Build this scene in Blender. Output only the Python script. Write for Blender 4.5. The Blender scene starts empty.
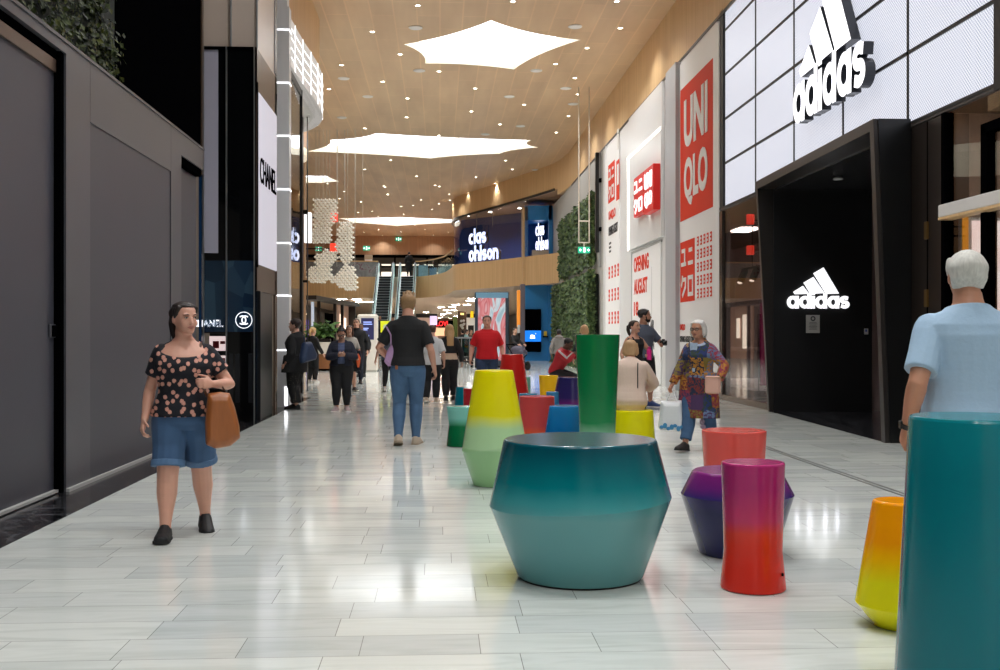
import bpy, math, random
from math import sin, cos, pi, sqrt, atan, radians
from mathutils import Vector as V, Matrix, Quaternion
from mathutils.geometry import tessellate_polygon
random.seed(7)
SC = bpy.context.scene
COL = SC.collection
# ------------------------------------------------------------------ camera geometry (photo frame 1000 x 670)
FPX = 1060.0; CH = 1.40; TH = atan(60 / FPX)
RGT = V((cos(TH), -sin(TH), 0)); FWD = V((sin(TH), cos(TH), 0)); UP = V((0, 0, 1)); EYE = V((0, 0, CH))
def ray(px, py): return FWD + RGT * ((px - 500) / FPX) + UP * ((335 - py) / FPX)
def onZ(px, py, z=0.0):
    r = ray(px, py); return EYE + r * ((z - CH) / r.z)
def onX(px, py, x):
    r = ray(px, py); return EYE + r * (x / r.x)
def onY(px, py, y):
    r = ray(px, py); return EYE + r * (y / r.y)
def at(px, d, z=0.0):
    p = FWD * d + RGT * ((px - 500) / FPX * d); return V((p.x, p.y, z))
def dep(py): return CH * FPX / (py - 335)

# ------------------------------------------------------------------ materials
def lin(c):
    c = c / 255.0
    return c / 12.92 if c <= 0.04045 else ((c + 0.055) / 1.055) ** 2.4
def rgb(r, g, b): return (lin(r), lin(g), lin(b), 1.0)
MATS = {}
def nodes(name):
    m = bpy.data.materials.new(name); m.use_nodes = True
    nt = m.node_tree; b = nt.nodes['Principled BSDF']
    return m, nt, b
def N(nt, t, **kw):
    n = nt.nodes.new(t)
    for k, v in kw.items():
        if k in n.inputs: n.inputs[k].default_value = v
        else: setattr(n, k, v)
    return n
def L(nt, a, b): nt.links.new(a, b)
def M(name, c, rough=.5, metal=0., var=.08, scale=6., bump=0., emis=0., coat=0., stretch=None, spec=.5):
    """plain painted / cloth / metal surface with a soft procedural variation"""
    if name in MATS: return MATS[name]
    m, nt, b = nodes(name)
    tc = N(nt, 'ShaderNodeTexCoord'); mp = N(nt, 'ShaderNodeMapping')
    if stretch: mp.inputs['Scale'].default_value = stretch
    L(nt, tc.outputs['Object'], mp.inputs['Vector'])
    no = N(nt, 'ShaderNodeTexNoise', Scale=scale, Detail=4.0)
    L(nt, mp.outputs[0], no.inputs['Vector'])
    mx = N(nt, 'ShaderNodeMix', data_type='RGBA')
    base = rgb(*c); d = [max(0, v * (1 - var)) for v in base[:3]] + [1]; u = [min(1, v * (1 + var)) for v in base[:3]] + [1]
    mx.inputs[6].default_value = d; mx.inputs[7].default_value = u
    L(nt, no.outputs['Fac'], mx.inputs[0]); L(nt, mx.outputs[2], b.inputs['Base Color'])
    b.inputs['Roughness'].default_value = rough; b.inputs['Metallic'].default_value = metal
    b.inputs['Specular IOR Level'].default_value = spec
    if coat: b.inputs['Coat Weight'].default_value = coat; b.inputs['Coat Roughness'].default_value = .08
    if bump:
        bp = N(nt, 'ShaderNodeBump', Strength=bump, Distance=.01)
        L(nt, no.outputs['Fac'], bp.inputs['Height']); L(nt, bp.outputs[0], b.inputs['Normal'])
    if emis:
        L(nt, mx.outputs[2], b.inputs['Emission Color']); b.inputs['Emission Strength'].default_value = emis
    MATS[name] = m
    return m
def E(name, c, s, var=.03, sample=True):
    """something that gives off light"""
    if name in MATS: return MATS[name]
    m, nt, b = nodes(name)
    no = N(nt, 'ShaderNodeTexNoise', Scale=3.0); tc = N(nt, 'ShaderNodeTexCoord'); L(nt, tc.outputs['Object'], no.inputs['Vector'])
    mx = N(nt, 'ShaderNodeMix', data_type='RGBA'); a = rgb(*c)
    mx.inputs[6].default_value = [v * (1 - var) for v in a[:3]] + [1]; mx.inputs[7].default_value = a
    L(nt, no.outputs['Fac'], mx.inputs[0]); L(nt, mx.outputs[2], b.inputs['Emission Color'])
    b.inputs['Base Color'].default_value = a; b.inputs['Roughness'].default_value = .5
    b.inputs['Emission Strength'].default_value = s
    if not sample: m.cycles.emission_sampling = 'NONE'
    MATS[name] = m
    return m
def ramp(nt, stops, interp='LINEAR'):
    r = N(nt, 'ShaderNodeValToRGB'); r.color_ramp.interpolation = interp; e = r.color_ramp.elements
    while len(e) < len(stops): e.new(.5)
    for i, (p, c) in enumerate(stops): e[i].position = p; e[i].color = rgb(*c) if len(c) == 3 else c
    return r
def gradient(name, h, stops, rough=.3):
    """satin lacquer sprayed in colours that blend along the height of the piece"""
    m, nt, b = nodes(name)
    tc = N(nt, 'ShaderNodeTexCoord'); sp = N(nt, 'ShaderNodeSeparateXYZ'); L(nt, tc.outputs['Object'], sp.inputs[0])
    no = N(nt, 'ShaderNodeTexNoise', Scale=5.0, Detail=2.0); L(nt, tc.outputs['Object'], no.inputs['Vector'])
    md = N(nt, 'ShaderNodeMath', operation='MULTIPLY_ADD'); md.inputs[1].default_value = .06; md.inputs[2].default_value = -.03
    L(nt, no.outputs['Fac'], md.inputs[0])
    dv = N(nt, 'ShaderNodeMath', operation='DIVIDE'); dv.inputs[1].default_value = h; L(nt, sp.outputs['Z'], dv.inputs[0])
    ad = N(nt, 'ShaderNodeMath', operation='ADD'); L(nt, dv.outputs[0], ad.inputs[0]); L(nt, md.outputs[0], ad.inputs[1])
    r = ramp(nt, stops); L(nt, ad.outputs[0], r.inputs[0]); L(nt, r.outputs[0], b.inputs['Base Color'])
    b.inputs['Roughness'].default_value = rough; b.inputs['Specular IOR Level'].default_value = .4
    return m
def glass(name, tint=(235, 240, 240), refl=.12, rough=.0, dark=0.):
    if name in MATS: return MATS[name]
    m, nt, b = nodes(name); nt.nodes.remove(b)
    tr = N(nt, 'ShaderNodeBsdfTransparent'); tr.inputs[0].default_value = rgb(*tint)
    gl = N(nt, 'ShaderNodeBsdfGlossy', Roughness=rough); gl.inputs[0].default_value = (1, 1, 1, 1)
    lw = N(nt, 'ShaderNodeLayerWeight', Blend=.5); fr = N(nt, 'ShaderNodeMath', operation='POWER'); L(nt, lw.outputs['Facing'], fr.inputs[0]); fr.inputs[1].default_value = 4.; ad = N(nt, 'ShaderNodeMath', operation='MULTIPLY_ADD'); ad.inputs[1].default_value = .7; ad.inputs[2].default_value = refl * .5
    L(nt, fr.outputs[0], ad.inputs[0]); ad.use_clamp = True
    mx = N(nt, 'ShaderNodeMixShader'); L(nt, ad.outputs[0], mx.inputs[0]); L(nt, tr.outputs[0], mx.inputs[1]); L(nt, gl.outputs[0], mx.inputs[2])
    L(nt, mx.outputs[0], nt.nodes['Material Output'].inputs[0])
    MATS[name] = m
    return m

# ------------------------------------------------------------------ mesh builder
class MB:
    def __init__(s): s.v = []; s.f = []; s.m = []
    def add(s, vs, fs, mi=0):
        o = len(s.v); s.v += [V(p) for p in vs]; s.f += [[i + o for i in f] for f in fs]; s.m += [mi] * len(fs); return s
    def box(s, x0, x1, y0, y1, z0, z1, mi=0, mat=None):
        vs = [V((x, y, z)) for x in (x0, x1) for y in (y0, y1) for z in (z0, z1)]
        if mat: vs = [mat @ v for v in vs]
        return s.add(vs, [(0, 1, 3, 2), (4, 6, 7, 5), (0, 4, 5, 1), (2, 3, 7, 6), (0, 2, 6, 4), (1, 5, 7, 3)], mi)
    def bbox(s, x0, x1, y0, y1, z0, z1, r=.01, mi=0, mat=None):
        """box with chamfered edges"""
        r = min(r, (x1 - x0) * .45, (y1 - y0) * .45, (z1 - z0) * .45)
        P = [(x0 + r, y0), (x1 - r, y0), (x1, y0 + r), (x1, y1 - r), (x1 - r, y1), (x0 + r, y1), (x0, y1 - r), (x0, y0 + r)]
        Q = [(x0 + r, y0 + r), (x1 - r, y0 + r), (x1 - r, y0 + r), (x1 - r, y1 - r), (x1 - r, y1 - r), (x0 + r, y1 - r), (x0 + r, y1 - r), (x0 + r, y0 + r)]
        rings = [[V((a, b, z0)) for a, b in Q], [V((a, b, z0 + r)) for a, b in P], [V((a, b, z1 - r)) for a, b in P], [V((a, b, z1)) for a, b in Q]]
        if mat: rings = [[mat @ v for v in q] for q in rings]
        return s.loft(rings, mi=mi)
    def loft(s, rings, cap=True, mi=0, closed=False):
        n = len(rings[0]); vs = [p for r in rings for p in r]; fs = []
        k = len(rings)
        for i in range(k if closed else k - 1):
            j = (i + 1) % k
            for a in range(n):
                b = (a + 1) % n; fs.append((i * n + a, i * n + b, j * n + b, j * n + a))
        if cap and not closed: fs.append(tuple(range(n - 1, -1, -1))); fs.append(tuple((k - 1) * n + a for a in range(n)))
        return s.add(vs, fs, mi)
    def tube(s, pts, r, n=10, mi=0, cap=True, flat=1.0, up=None, rnd=True, end=True):
        pts = [V(p) for p in pts]; rs = r if hasattr(r, '__len__') else [r] * len(pts)
        T = []
        for i in range(len(pts)):
            a = pts[max(0, i - 1)]; b = pts[min(len(pts) - 1, i + 1)]; T.append((b - a).normalized())
        u = V(up) if up is not None else (V((0, 0, 1)) if abs(T[0].z) < .9 else V((1, 0, 0)))
        rings = []
        u = (u - T[0] * u.dot(T[0])).normalized()
        for i, p in enumerate(pts):
            if i: u = (u - T[i] * u.dot(T[i])); u = u.normalized() if u.length > 1e-6 else T[i].orthogonal().normalized()
            w = T[i].cross(u)
            ring = lambda c, q: [c + u * (cos(2 * pi * a / n) * q * flat) + w * (sin(2 * pi * a / n) * q) for a in range(n)]
            if i == 0 and rnd: rings += [ring(p - T[0] * rs[0] * .85, rs[0] * .45), ring(p - T[0] * rs[0] * .5, rs[0] * .85)]
            rings.append(ring(p, rs[i]))
            if i == len(pts) - 1 and rnd and end: rings += [ring(p + T[i] * rs[i] * .5, rs[i] * .85), ring(p + T[i] * rs[i] * .85, rs[i] * .45)]
        return s.loft(rings, cap, mi)
    def ell(s, c, rx, ry, rz, rot=None, n=14, k=9, mi=0):
        c = V(c); vs = []; rings = []
        for i in range(1, k):
            t = pi * i / k; rings.append([V((sin(t) * cos(2 * pi * a / n) * rx, sin(t) * sin(2 * pi * a / n) * ry, -cos(t) * rz)) for a in range(n)])
        R = rot if rot is not None else Matrix.Identity(3)
        vs = [c + R @ p for r in rings for p in r] + [c + R @ V((0, 0, -rz)), c + R @ V((0, 0, rz))]
        fs = []
        for i in range(k - 2):
            for a in range(n):
                b = (a + 1) % n; fs.append((i * n + a, i * n + b, (i + 1) * n + b, (i + 1) * n + a))
        q = (k - 1) * n
        for a in range(n):
            b = (a + 1) % n; fs.append((b, a, q)); fs.append(((k - 2) * n + a, (k - 2) * n + b, q + 1))
        return s.add(vs, fs, mi)
    def lathe(s, prof, n=64, c=(0, 0, 0), mi=0, tilt=None):
        c = V(c); rings = []
        for j, (r, z) in enumerate(prof):
            rings.append([c + V((r * cos(2 * pi * a / n), r * sin(2 * pi * a / n), z + (tilt[j] * r * cos(2 * pi * a / n) if tilt else 0))) for a in range(n)])
        return s.loft(rings, True, mi)
    def prism(s, poly, t, mat=None, mi=0, z0=0.):
        """2D polygon (x,y) extruded z0..t, through a 4x4 matrix"""
        n = len(poly); a = sum(poly[i][0] * poly[(i + 1) % n][1] - poly[(i + 1) % n][0] * poly[i][1] for i in range(n))
        if a < 0: poly = poly[::-1]
        vs = [V((x, y, z0)) for x, y in poly] + [V((x, y, t)) for x, y in poly]
        if mat: vs = [mat @ v for v in vs]
        tri = tessellate_polygon([[V((x, y, 0)) for x, y in poly]])
        fs = []
        for q in tri:
            (ax, ay), (bx, by), (cx, cy) = poly[q[0]], poly[q[1]], poly[q[2]]
            if (bx - ax) * (cy - ay) - (cx - ax) * (by - ay) < 0: q = (q[0], q[2], q[1])
            fs.append((q[2], q[1], q[0])); fs.append((q[0] + n, q[1] + n, q[2] + n))
        for i in range(n):
            j = (i + 1) % n; fs.append((i, j, j + n, i + n))
        return s.add(vs, fs, mi)
    def mesh(s, name, mats=None, smooth=False):
        me = bpy.data.meshes.new(name); me.from_pydata([tuple(v) for v in s.v], [], s.f)
        for m in (mats or []): me.materials.append(m)
        if any(s.m): me.polygons.foreach_set('material_index', s.m)
        if smooth: me.polygons.foreach_set('use_smooth', [True] * len(me.polygons))
        me.update(); return me
    def build(s, name, mats, parent=None, smooth=False, loc=None, angle=None):
        if not isinstance(mats, (list, tuple)): mats = [mats]
        me = s.mesh(name, mats, smooth or angle is not None)
        o = bpy.data.objects.new(name, me); COL.objects.link(o)
        if angle is not None: me.set_sharp_from_angle(angle=radians(angle))
        if parent: o.parent = parent
        if loc is not None: o.location = loc
        return o
def fuse(mb, voxel, it=3, fac=.5):
    """one continuous skin over overlapping closed shapes"""
    me = mb.mesh('tmp'); o = bpy.data.objects.new('tmp', me); COL.objects.link(o)
    r = o.modifiers.new('r', 'REMESH'); r.mode = 'VOXEL'; r.voxel_size = voxel; r.use_smooth_shade = True
    if it: q = o.modifiers.new('s', 'SMOOTH'); q.factor = fac; q.iterations = it
    dg = bpy.context.evaluated_depsgraph_get()
    me2 = bpy.data.meshes.new_from_object(o.evaluated_get(dg)); bpy.data.objects.remove(o); bpy.data.meshes.remove(me)
    me2.polygons.foreach_set('use_smooth', [True] * len(me2.polygons))
    return me2
def put(name, me, mat, parent=None):
    me.name = name; me.materials.clear(); me.materials.append(mat)
    o = bpy.data.objects.new(name, me); COL.objects.link(o)
    if parent: o.parent = parent
    return o
def empty(name, loc=(0, 0, 0), rz=0.):
    o = bpy.data.objects.new(name, None); COL.objects.link(o); o.location = loc; o.rotation_euler = (0, 0, rz); o.empty_display_size = .1; return o
def tag(o, label=None, cat=None, group=None, kind=None):
    if label: o['label'] = label
    if cat: o['category'] = cat
    if group: o['group'] = group
    if kind: o['kind'] = kind
    return o
def thing(name, label, cat, loc=(0, 0, 0), rz=0., group=None): return tag(empty(name, loc, rz), label, cat, group)
def struct(name, mb, mats, label=None, **k):
    o = mb.build(name, mats, **k); o['kind'] = 'structure'
    if label: o['label'] = label
    return o
def dup(root, loc=None, rz=None, label=None):
    r = root.copy(); COL.objects.link(r)
    if loc is not None: r.location = loc
    if rz is not None: r.rotation_euler = (0, 0, rz)
    if label: r['label'] = label
    for ch in list(root.children):
        c = ch.copy(); COL.objects.link(c); c.parent = r
        for g in list(ch.children):
            d = g.copy(); COL.objects.link(d); d.parent = c
    return r
def frame(o, x, y):
    """4x4 with origin o and in-plane axes x (right) and y (up); z points out of the plane"""
    x = V(x).normalized(); y = V(y).normalized(); z = x.cross(y)
    return Matrix(((x.x, y.x, z.x, o[0]), (x.y, y.y, z.y, o[1]), (x.z, y.z, z.z, o[2]), (0, 0, 0, 1)))
def FR(p): return frame(p, (0, -1, 0), (0, 0, 1))     # on the right-hand wall, facing the walkway
def FL(p): return frame(p, (0, 1, 0), (0, 0, 1))      # on the left-hand wall
def FF(p): return frame(p, (1, 0, 0), (0, 0, 1))      # facing the camera end
def curve_path(pts, n=12):
    """Catmull-Rom through 2D points"""
    P = [V((a[0], a[1], 0)) for a in pts]; P = [P[0] * 2 - P[1]] + P + [P[-1] * 2 - P[-2]]; out = []
    for i in range(1, len(P) - 2):
        for k in range(n):
            t = k / n; a, b, c, d = P[i - 1:i + 3]
            q = .5 * ((2 * b) + (c - a) * t + (2 * a - 5 * b + 4 * c - d) * t * t + (3 * b - a - 3 * c + d) * t ** 3); out.append((q.x, q.y))
    out.append((pts[-1][0], pts[-1][1])); return out
def offset(path, d):
    out = []
    for i, (x, y) in enumerate(path):
        a = path[max(0, i - 1)]; b = path[min(len(path) - 1, i + 1)]; dx, dy = b[0] - a[0], b[1] - a[1]; l = sqrt(dx * dx + dy * dy) or 1
        out.append((x - dy / l * d, y + dx / l * d))
    return out
def wall_path(mb, path, th, z0, z1, mi=0):
    """upright wall of thickness th along a plan path"""
    q = offset(path, th)
    rings = [[V((a[0], a[1], z0)), V((a[0], a[1], z1)), V((b[0], b[1], z1)), V((b[0], b[1], z0))] for a, b in zip(path, q)]
    return mb.loft(rings, True, mi)
# ------------------------------------------------------------------ lettering
def text_mesh(s, size=1., bold=0., ext=.02, align='LEFT', sx=1.):
    c = bpy.data.curves.new('t', 'FONT'); c.body = s; c.size = size; c.extrude = ext / 2; c.offset = bold; c.align_x = align; c.resolution_u = 4
    o = bpy.data.objects.new('t', c); COL.objects.link(o)
    dg = bpy.context.evaluated_depsgraph_get(); me = bpy.data.meshes.new_from_object(o.evaluated_get(dg))
    bpy.data.objects.remove(o); bpy.data.curves.remove(c)
    for v in me.vertices: v.co.x *= sx; v.co.z += ext / 2
    return me
def text(name, s, mat, fr, parent=None, size=1., bold=0., ext=.02, align='LEFT', sx=1.):
    me = text_mesh(s, size, bold, ext, align, sx); me.transform(fr); return put(name, me, mat, parent)
def text_fit(name, s, mat, fr, w, h, parent=None, bold=0., ext=.02):
    """letters scaled into a w x h box whose lower left corner is the frame's origin"""
    me = text_mesh(s, 1., bold, ext)
    xs = [v.co.x for v in me.vertices]; ys = [v.co.y for v in me.vertices]; a, b, c, d = min(xs), max(xs), min(ys), max(ys)
    for v in me.vertices: v.co.x = (v.co.x - a) / (b - a) * w; v.co.y = (v.co.y - c) / (d - c) * h
    me.transform(fr); return put(name, me, mat, parent)
def arc(cx, cy, rx, ry, a0, a1, n=14): return [(cx + rx * cos(radians(a0 + (a1 - a0) * i / n)), cy + ry * sin(radians(a0 + (a1 - a0) * i / n))) for i in range(n + 1)]
def stroke(mb, pts, w, t, fr, z0=0.):
    """a flat ribbon letter stroke of width w, t deep"""
    n = len(pts); closed = abs(pts[0][0] - pts[-1][0]) + abs(pts[0][1] - pts[-1][1]) < 1e-6
    if closed: pts = pts[:-1]; n -= 1
    rings = []
    for i in range(n):
        a = V(pts[i - 1] if (i or closed) else pts[0]); b = V(pts[(i + 1) % n] if (i < n - 1 or closed) else pts[-1]); p = V(pts[i])
        d1 = (p - a); d2 = (b - p)
        if d1.length < 1e-9: d1 = d2
        if d2.length < 1e-9: d2 = d1
        d1.normalize(); d2.normalize(); d = (d1 + d2).normalized(); nrm = V((-d.y, d.x)); k = min(1.6, 1 / max(.3, d.dot(d1)))
        l = p + nrm * (w / 2 * k); r = p - nrm * (w / 2 * k)
        rings.append([fr @ V((r.x, r.y, z0)), fr @ V((l.x, l.y, z0)), fr @ V((l.x, l.y, t)), fr @ V((r.x, r.y, t))])
    return mb.loft(rings, not closed, 0, closed)
def glyph(ch, w, asc=1.42, narrow=.96):
    """strokes and advance of heavy round lower-case letters, x-height 1"""
    R = .5 - w / 2; W = narrow; cx = W / 2; rx = W / 2 - w / 2; ring = arc(cx, .5, rx, R, 0, 360, 28)
    st = lambda x, a, b: [(x, a), (x, b)]
    if ch == 'o': return [ring], W
    if ch == 'a': return [ring, st(W - w / 2, 0, 1)], W
    if ch == 'd': return [ring, st(W - w / 2, 0, asc)], W
    if ch == 'i': return [st(w / 2, 0, 1), st(w / 2, 1.08, asc)], w
    if ch == 'l': return [st(w / 2, 0, asc)], w
    if ch == 'c': return [arc(cx, .5, rx, R, 48, 312, 22)], W * .9
    if ch == 'h': return [st(w / 2, 0, asc), arc(cx, .5, rx, R, 180, 0, 14) + [(W - w / 2, 0)]], W
    if ch == 'n': return [st(w / 2, 0, 1), arc(cx, .5, rx, R, 180, 0, 14) + [(W - w / 2, 0)]], W
    if ch == 's':
        r = (1 - w) / 4; x = .40; a = .25
        return [[(x + a * 1.05, 1 - w / 2 - r * .35)] + arc(x, 1 - w / 2 - r, a, r, 50, 270, 14)[0:] + arc(x, w / 2 + r, a, r, 90, -130, 14)[1:] + [(x - a * 1.05, w / 2 + r * .35)]], .8
def word(mb, s, w, t, fr, gap=.08, asc=1.42, narrow=.96, z0=0.):
    x = 0
    for ch in s:
        st, adv = glyph(ch, w, asc, narrow)
        for p in st: stroke(mb, [(a + x, b) for a, b in p], w, t, fr, z0)
        x += adv + gap
    return x - gap
KANA = {'yu': [[(.12, .82), (.72, .82), (.72, .2)], [(.02, .2), (.98, .2)]], 'ni': [[(.18, .78), (.82, .78)], [(.05, .2), (.95, .2)]],
        'ku': [[(.3, .98), (.22, .72), (.05, .5)], [(.22, .8), (.9, .8), (.86, .45), (.25, .05)]], 'ro': [[(.1, .85), (.9, .85), (.9, .1), (.1, .1), (.1, .85)]]}
def kana(mb, fr, w, h, t=.01):
    """the four block characters in two rows"""
    S = Matrix.Diagonal((w, h, 1, 1))
    for k, (x, y) in {'yu': (.08, .55), 'ni': (.56, .55), 'ku': (.08, .08), 'ro': (.56, .08)}.items():
        for p in KANA[k]: stroke(mb, [((x + a * .36) * w, (y + b * .36) * h) for a, b in p], .065 * (w + h) / 2, t, fr, .001)
EXPOSURE = 0.22
# ================================================================== SETTING
ZC = 10.05; XL = -3.33; XR = 6.1; YB = -14.0
def mat_floor():
    m, nt, b = nodes('marble_tiles')
    tc = N(nt, 'ShaderNodeTexCoord')
    br = N(nt, 'ShaderNodeTexBrick', offset=.0, offset_frequency=2, squash=.62, squash_frequency=3)
    br.inputs['Scale'].default_value = 1.; br.inputs['Brick Width'].default_value = .86; br.inputs['Row Height'].default_value = .31
    br.inputs['Mortar Size'].default_value = .0022; br.inputs['Mortar Smooth'].default_value = .2
    br.inputs['Color1'].default_value = rgb(228, 232, 226); br.inputs['Color2'].default_value = rgb(208, 213, 210); br.inputs['Mortar'].default_value = rgb(150, 151, 146)
    sx = N(nt, 'ShaderNodeSeparateXYZ'); L(nt, tc.outputs['Object'], sx.inputs[0])
    dv = N(nt, 'ShaderNodeMath', operation='DIVIDE'); L(nt, sx.outputs[1], dv.inputs[0]); dv.inputs[1].default_value = .31
    fo = N(nt, 'ShaderNodeMath', operation='FLOOR'); L(nt, dv.outputs[0], fo.inputs[0])
    wn = N(nt, 'ShaderNodeTexWhiteNoise', noise_dimensions='1D'); L(nt, fo.outputs[0], wn.inputs['W'])
    ma = N(nt, 'ShaderNodeMath', operation='MULTIPLY_ADD'); L(nt, wn.outputs['Value'], ma.inputs[0]); ma.inputs[1].default_value = 37.; L(nt, sx.outputs[0], ma.inputs[2])
    cb = N(nt, 'ShaderNodeCombineXYZ'); L(nt, ma.outputs[0], cb.inputs[0]); L(nt, sx.outputs[1], cb.inputs[1]); L(nt, cb.outputs[0], br.inputs['Vector'])
    mp = N(nt, 'ShaderNodeMapping'); mp.inputs['Scale'].default_value = (.7, 5, 1); L(nt, tc.outputs['Object'], mp.inputs[0])
    no = N(nt, 'ShaderNodeTexNoise', Scale=1.5, Detail=7.0, Distortion=1.2); L(nt, mp.outputs[0], no.inputs['Vector'])
    r = ramp(nt, [(.25, (230, 232, 230)), (.55, (255, 255, 255)), (.8, (240, 241, 238))]); L(nt, no.outputs['Fac'], r.inputs[0])
    mx = N(nt, 'ShaderNodeMix', data_type='RGBA', blend_type='MULTIPLY'); mx.inputs[0].default_value = 1.
    L(nt, br.outputs['Color'], mx.inputs[6]); L(nt, r.outputs[0], mx.inputs[7]); L(nt, mx.outputs[2], b.inputs['Base Color'])
    b.inputs['Roughness'].default_value = .10; b.inputs['Specular IOR Level'].default_value = .55
    n2 = N(nt, 'ShaderNodeTexNoise', Scale=7.); L(nt, tc.outputs['Object'], n2.inputs['Vector'])
    bp = N(nt, 'ShaderNodeBump', Strength=.05, Distance=.01); L(nt, n2.outputs['Fac'], bp.inputs['Height']); L(nt, bp.outputs[0], b.inputs['Normal'])
    return m
def mat_black_marble():
    m, nt, b = nodes('black_marble')
    tc = N(nt, 'ShaderNodeTexCoord'); n = N(nt, 'ShaderNodeTexNoise', Scale=2.5, Detail=8.0, Distortion=2.5); L(nt, tc.outputs['Object'], n.inputs['Vector'])
    r = ramp(nt, [(.45, (14, 14, 16)), (.5, (92, 92, 96)), (.53, (16, 16, 18)), (.8, (24, 24, 27))]); L(nt, n.outputs['Fac'], r.inputs[0])
    L(nt, r.outputs[0], b.inputs['Base Color']); b.inputs['Roughness'].default_value = .12
    return m
def mat_wood(name, c1, c2, grain=(14, 14, .35), planks=None, rough=.45):
    m, nt, b = nodes(name)
    tc = N(nt, 'ShaderNodeTexCoord'); mp = N(nt, 'ShaderNodeMapping'); mp.inputs['Scale'].default_value = grain; L(nt, tc.outputs['Object'], mp.inputs[0])
    no = N(nt, 'ShaderNodeTexNoise', Scale=1.0, Detail=4.0); L(nt, mp.outputs[0], no.inputs['Vector'])
    r = ramp(nt, [(.3, c1), (.7, c2)]); L(nt, no.outputs['Fac'], r.inputs[0]); out = r.outputs[0]
    if planks:
        mq = N(nt, 'ShaderNodeMapping'); mq.inputs['Rotation'].default_value = (0, 0, pi / 2); L(nt, tc.outputs['Object'], mq.inputs[0])
        br = N(nt, 'ShaderNodeTexBrick', offset=.5); br.inputs['Scale'].default_value = 1.; br.inputs['Brick Width'].default_value = planks[0]; br.inputs['Row Height'].default_value = planks[1]
        br.inputs['Mortar Size'].default_value = .028; br.inputs['Mortar Smooth'].default_value = .6
        br.inputs['Color1'].default_value = rgb(246, 246, 246); br.inputs['Color2'].default_value = rgb(255, 255, 255); br.inputs['Mortar'].default_value = (1.10, 1.09, 1.07, 1)
        L(nt, mq.outputs[0], br.inputs['Vector'])
        mx = N(nt, 'ShaderNodeMix', data_type='RGBA', blend_type='MULTIPLY'); mx.inputs[0].default_value = 1.; L(nt, out, mx.inputs[6]); L(nt, br.outputs['Color'], mx.inputs[7]); out = mx.outputs[2]
    L(nt, out, b.inputs['Base Color']); b.inputs['Roughness'].default_value = rough
    return m
M_floor = mat_floor(); M_bmar = mat_black_marble()
M_ceil = mat_wood('wood_ceiling', (206, 172, 134), (222, 190, 150), (1.5, .25, 1), (2.4, .62), .42)
M_wood = mat_wood('wood_fascia', (204, 166, 118), (222, 186, 138))
M_wood2 = mat_wood('wood_bulkhead', (176, 138, 104), (194, 154, 118), (8, 8, .3))
M_hoard = M('hoarding_grey', (60, 60, 69), .42, 0, .10, 1.2)
M_hoard2 = M('hoarding_grey_board', (56, 55, 64), .45, 0, .10, 1.5)
M_hoardm = M('hoarding_grey_metal', (80, 80, 86), .36, .25, .06, 2.)
M_black = M('black_panel', (4, 4, 5), .8, 0, .2, 3., spec=.0)
M_blackg = M('black_gloss', (10, 11, 13), .06, 0, .2, 3.)
M_blacks = M('black_satin', (17, 17, 18), .3, 0, .2, 3.)
M_white = M('white_satin', (226, 226, 225), .3, 0, .02, 3.)
M_whitep = M('white_paint', (232, 230, 226), .55, 0, .03, 3.)
M_cream = M('cream_reveal', (235, 226, 205), .6, 0, .03, 3.)
M_grey = M('grey_metal', (146, 146, 146), .4, .3, .05, 3.)
M_greyl = M('grey_panel_light', (176, 176, 174), .4, 0, .05, 2.)
M_bronze = M('bronze_trim', (96, 78, 66), .35, .5, .08, 3.)
M_dbrown = M('dark_brown_panel', (34, 27, 23), .35, 0, .15, 3.)
M_steel = M('brushed_steel', (170, 172, 174), .3, .9, .05, 6.)
M_glass = glass('clear_glass'); M_glassd = glass('dim_glass', (150, 160, 165), .16); M_glassf = glass('shop_glass', (206, 206, 205), .10)
E_sky = E('skylight', (246, 249, 255), 2.8)
E_down = E('downlight_lamp', (255, 246, 228), 14., sample=False)
E_white = E('white_led', (250, 250, 255), 1.6)
E_whites = E('white_led_soft', (240, 243, 250), .95)

# ---- floor
fl = MB(); fl.add([(-2.88, YB, 0), (9.5, YB, 0), (9.5, 172, 0), (-2.88, 172, 0)], [(0, 1, 2, 3)]); fl.add([(-12, 24, 0), (-2.88, 24, 0), (-2.88, 172, 0), (-12, 172, 0)], [(0, 1, 2, 3)])
struct('floor', fl, M_floor, 'pale marble tile floor of the mall walkway')
b = MB(); b.box(-6, -2.88, YB, 23.99, -.05, .0)
struct('trim_1', b, M_bmar, 'black marble border strip at the left shopfronts')
b = MB(); b.box(4.01, 4.035, 3, 34, .0, .0015); b.box(4.075, 4.10, 3, 34, .0, .0015)
struct('trim_2', b, M('drain_slot', (60, 60, 58), .5), 'twin dark slot drain line in the marble floor')
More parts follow.
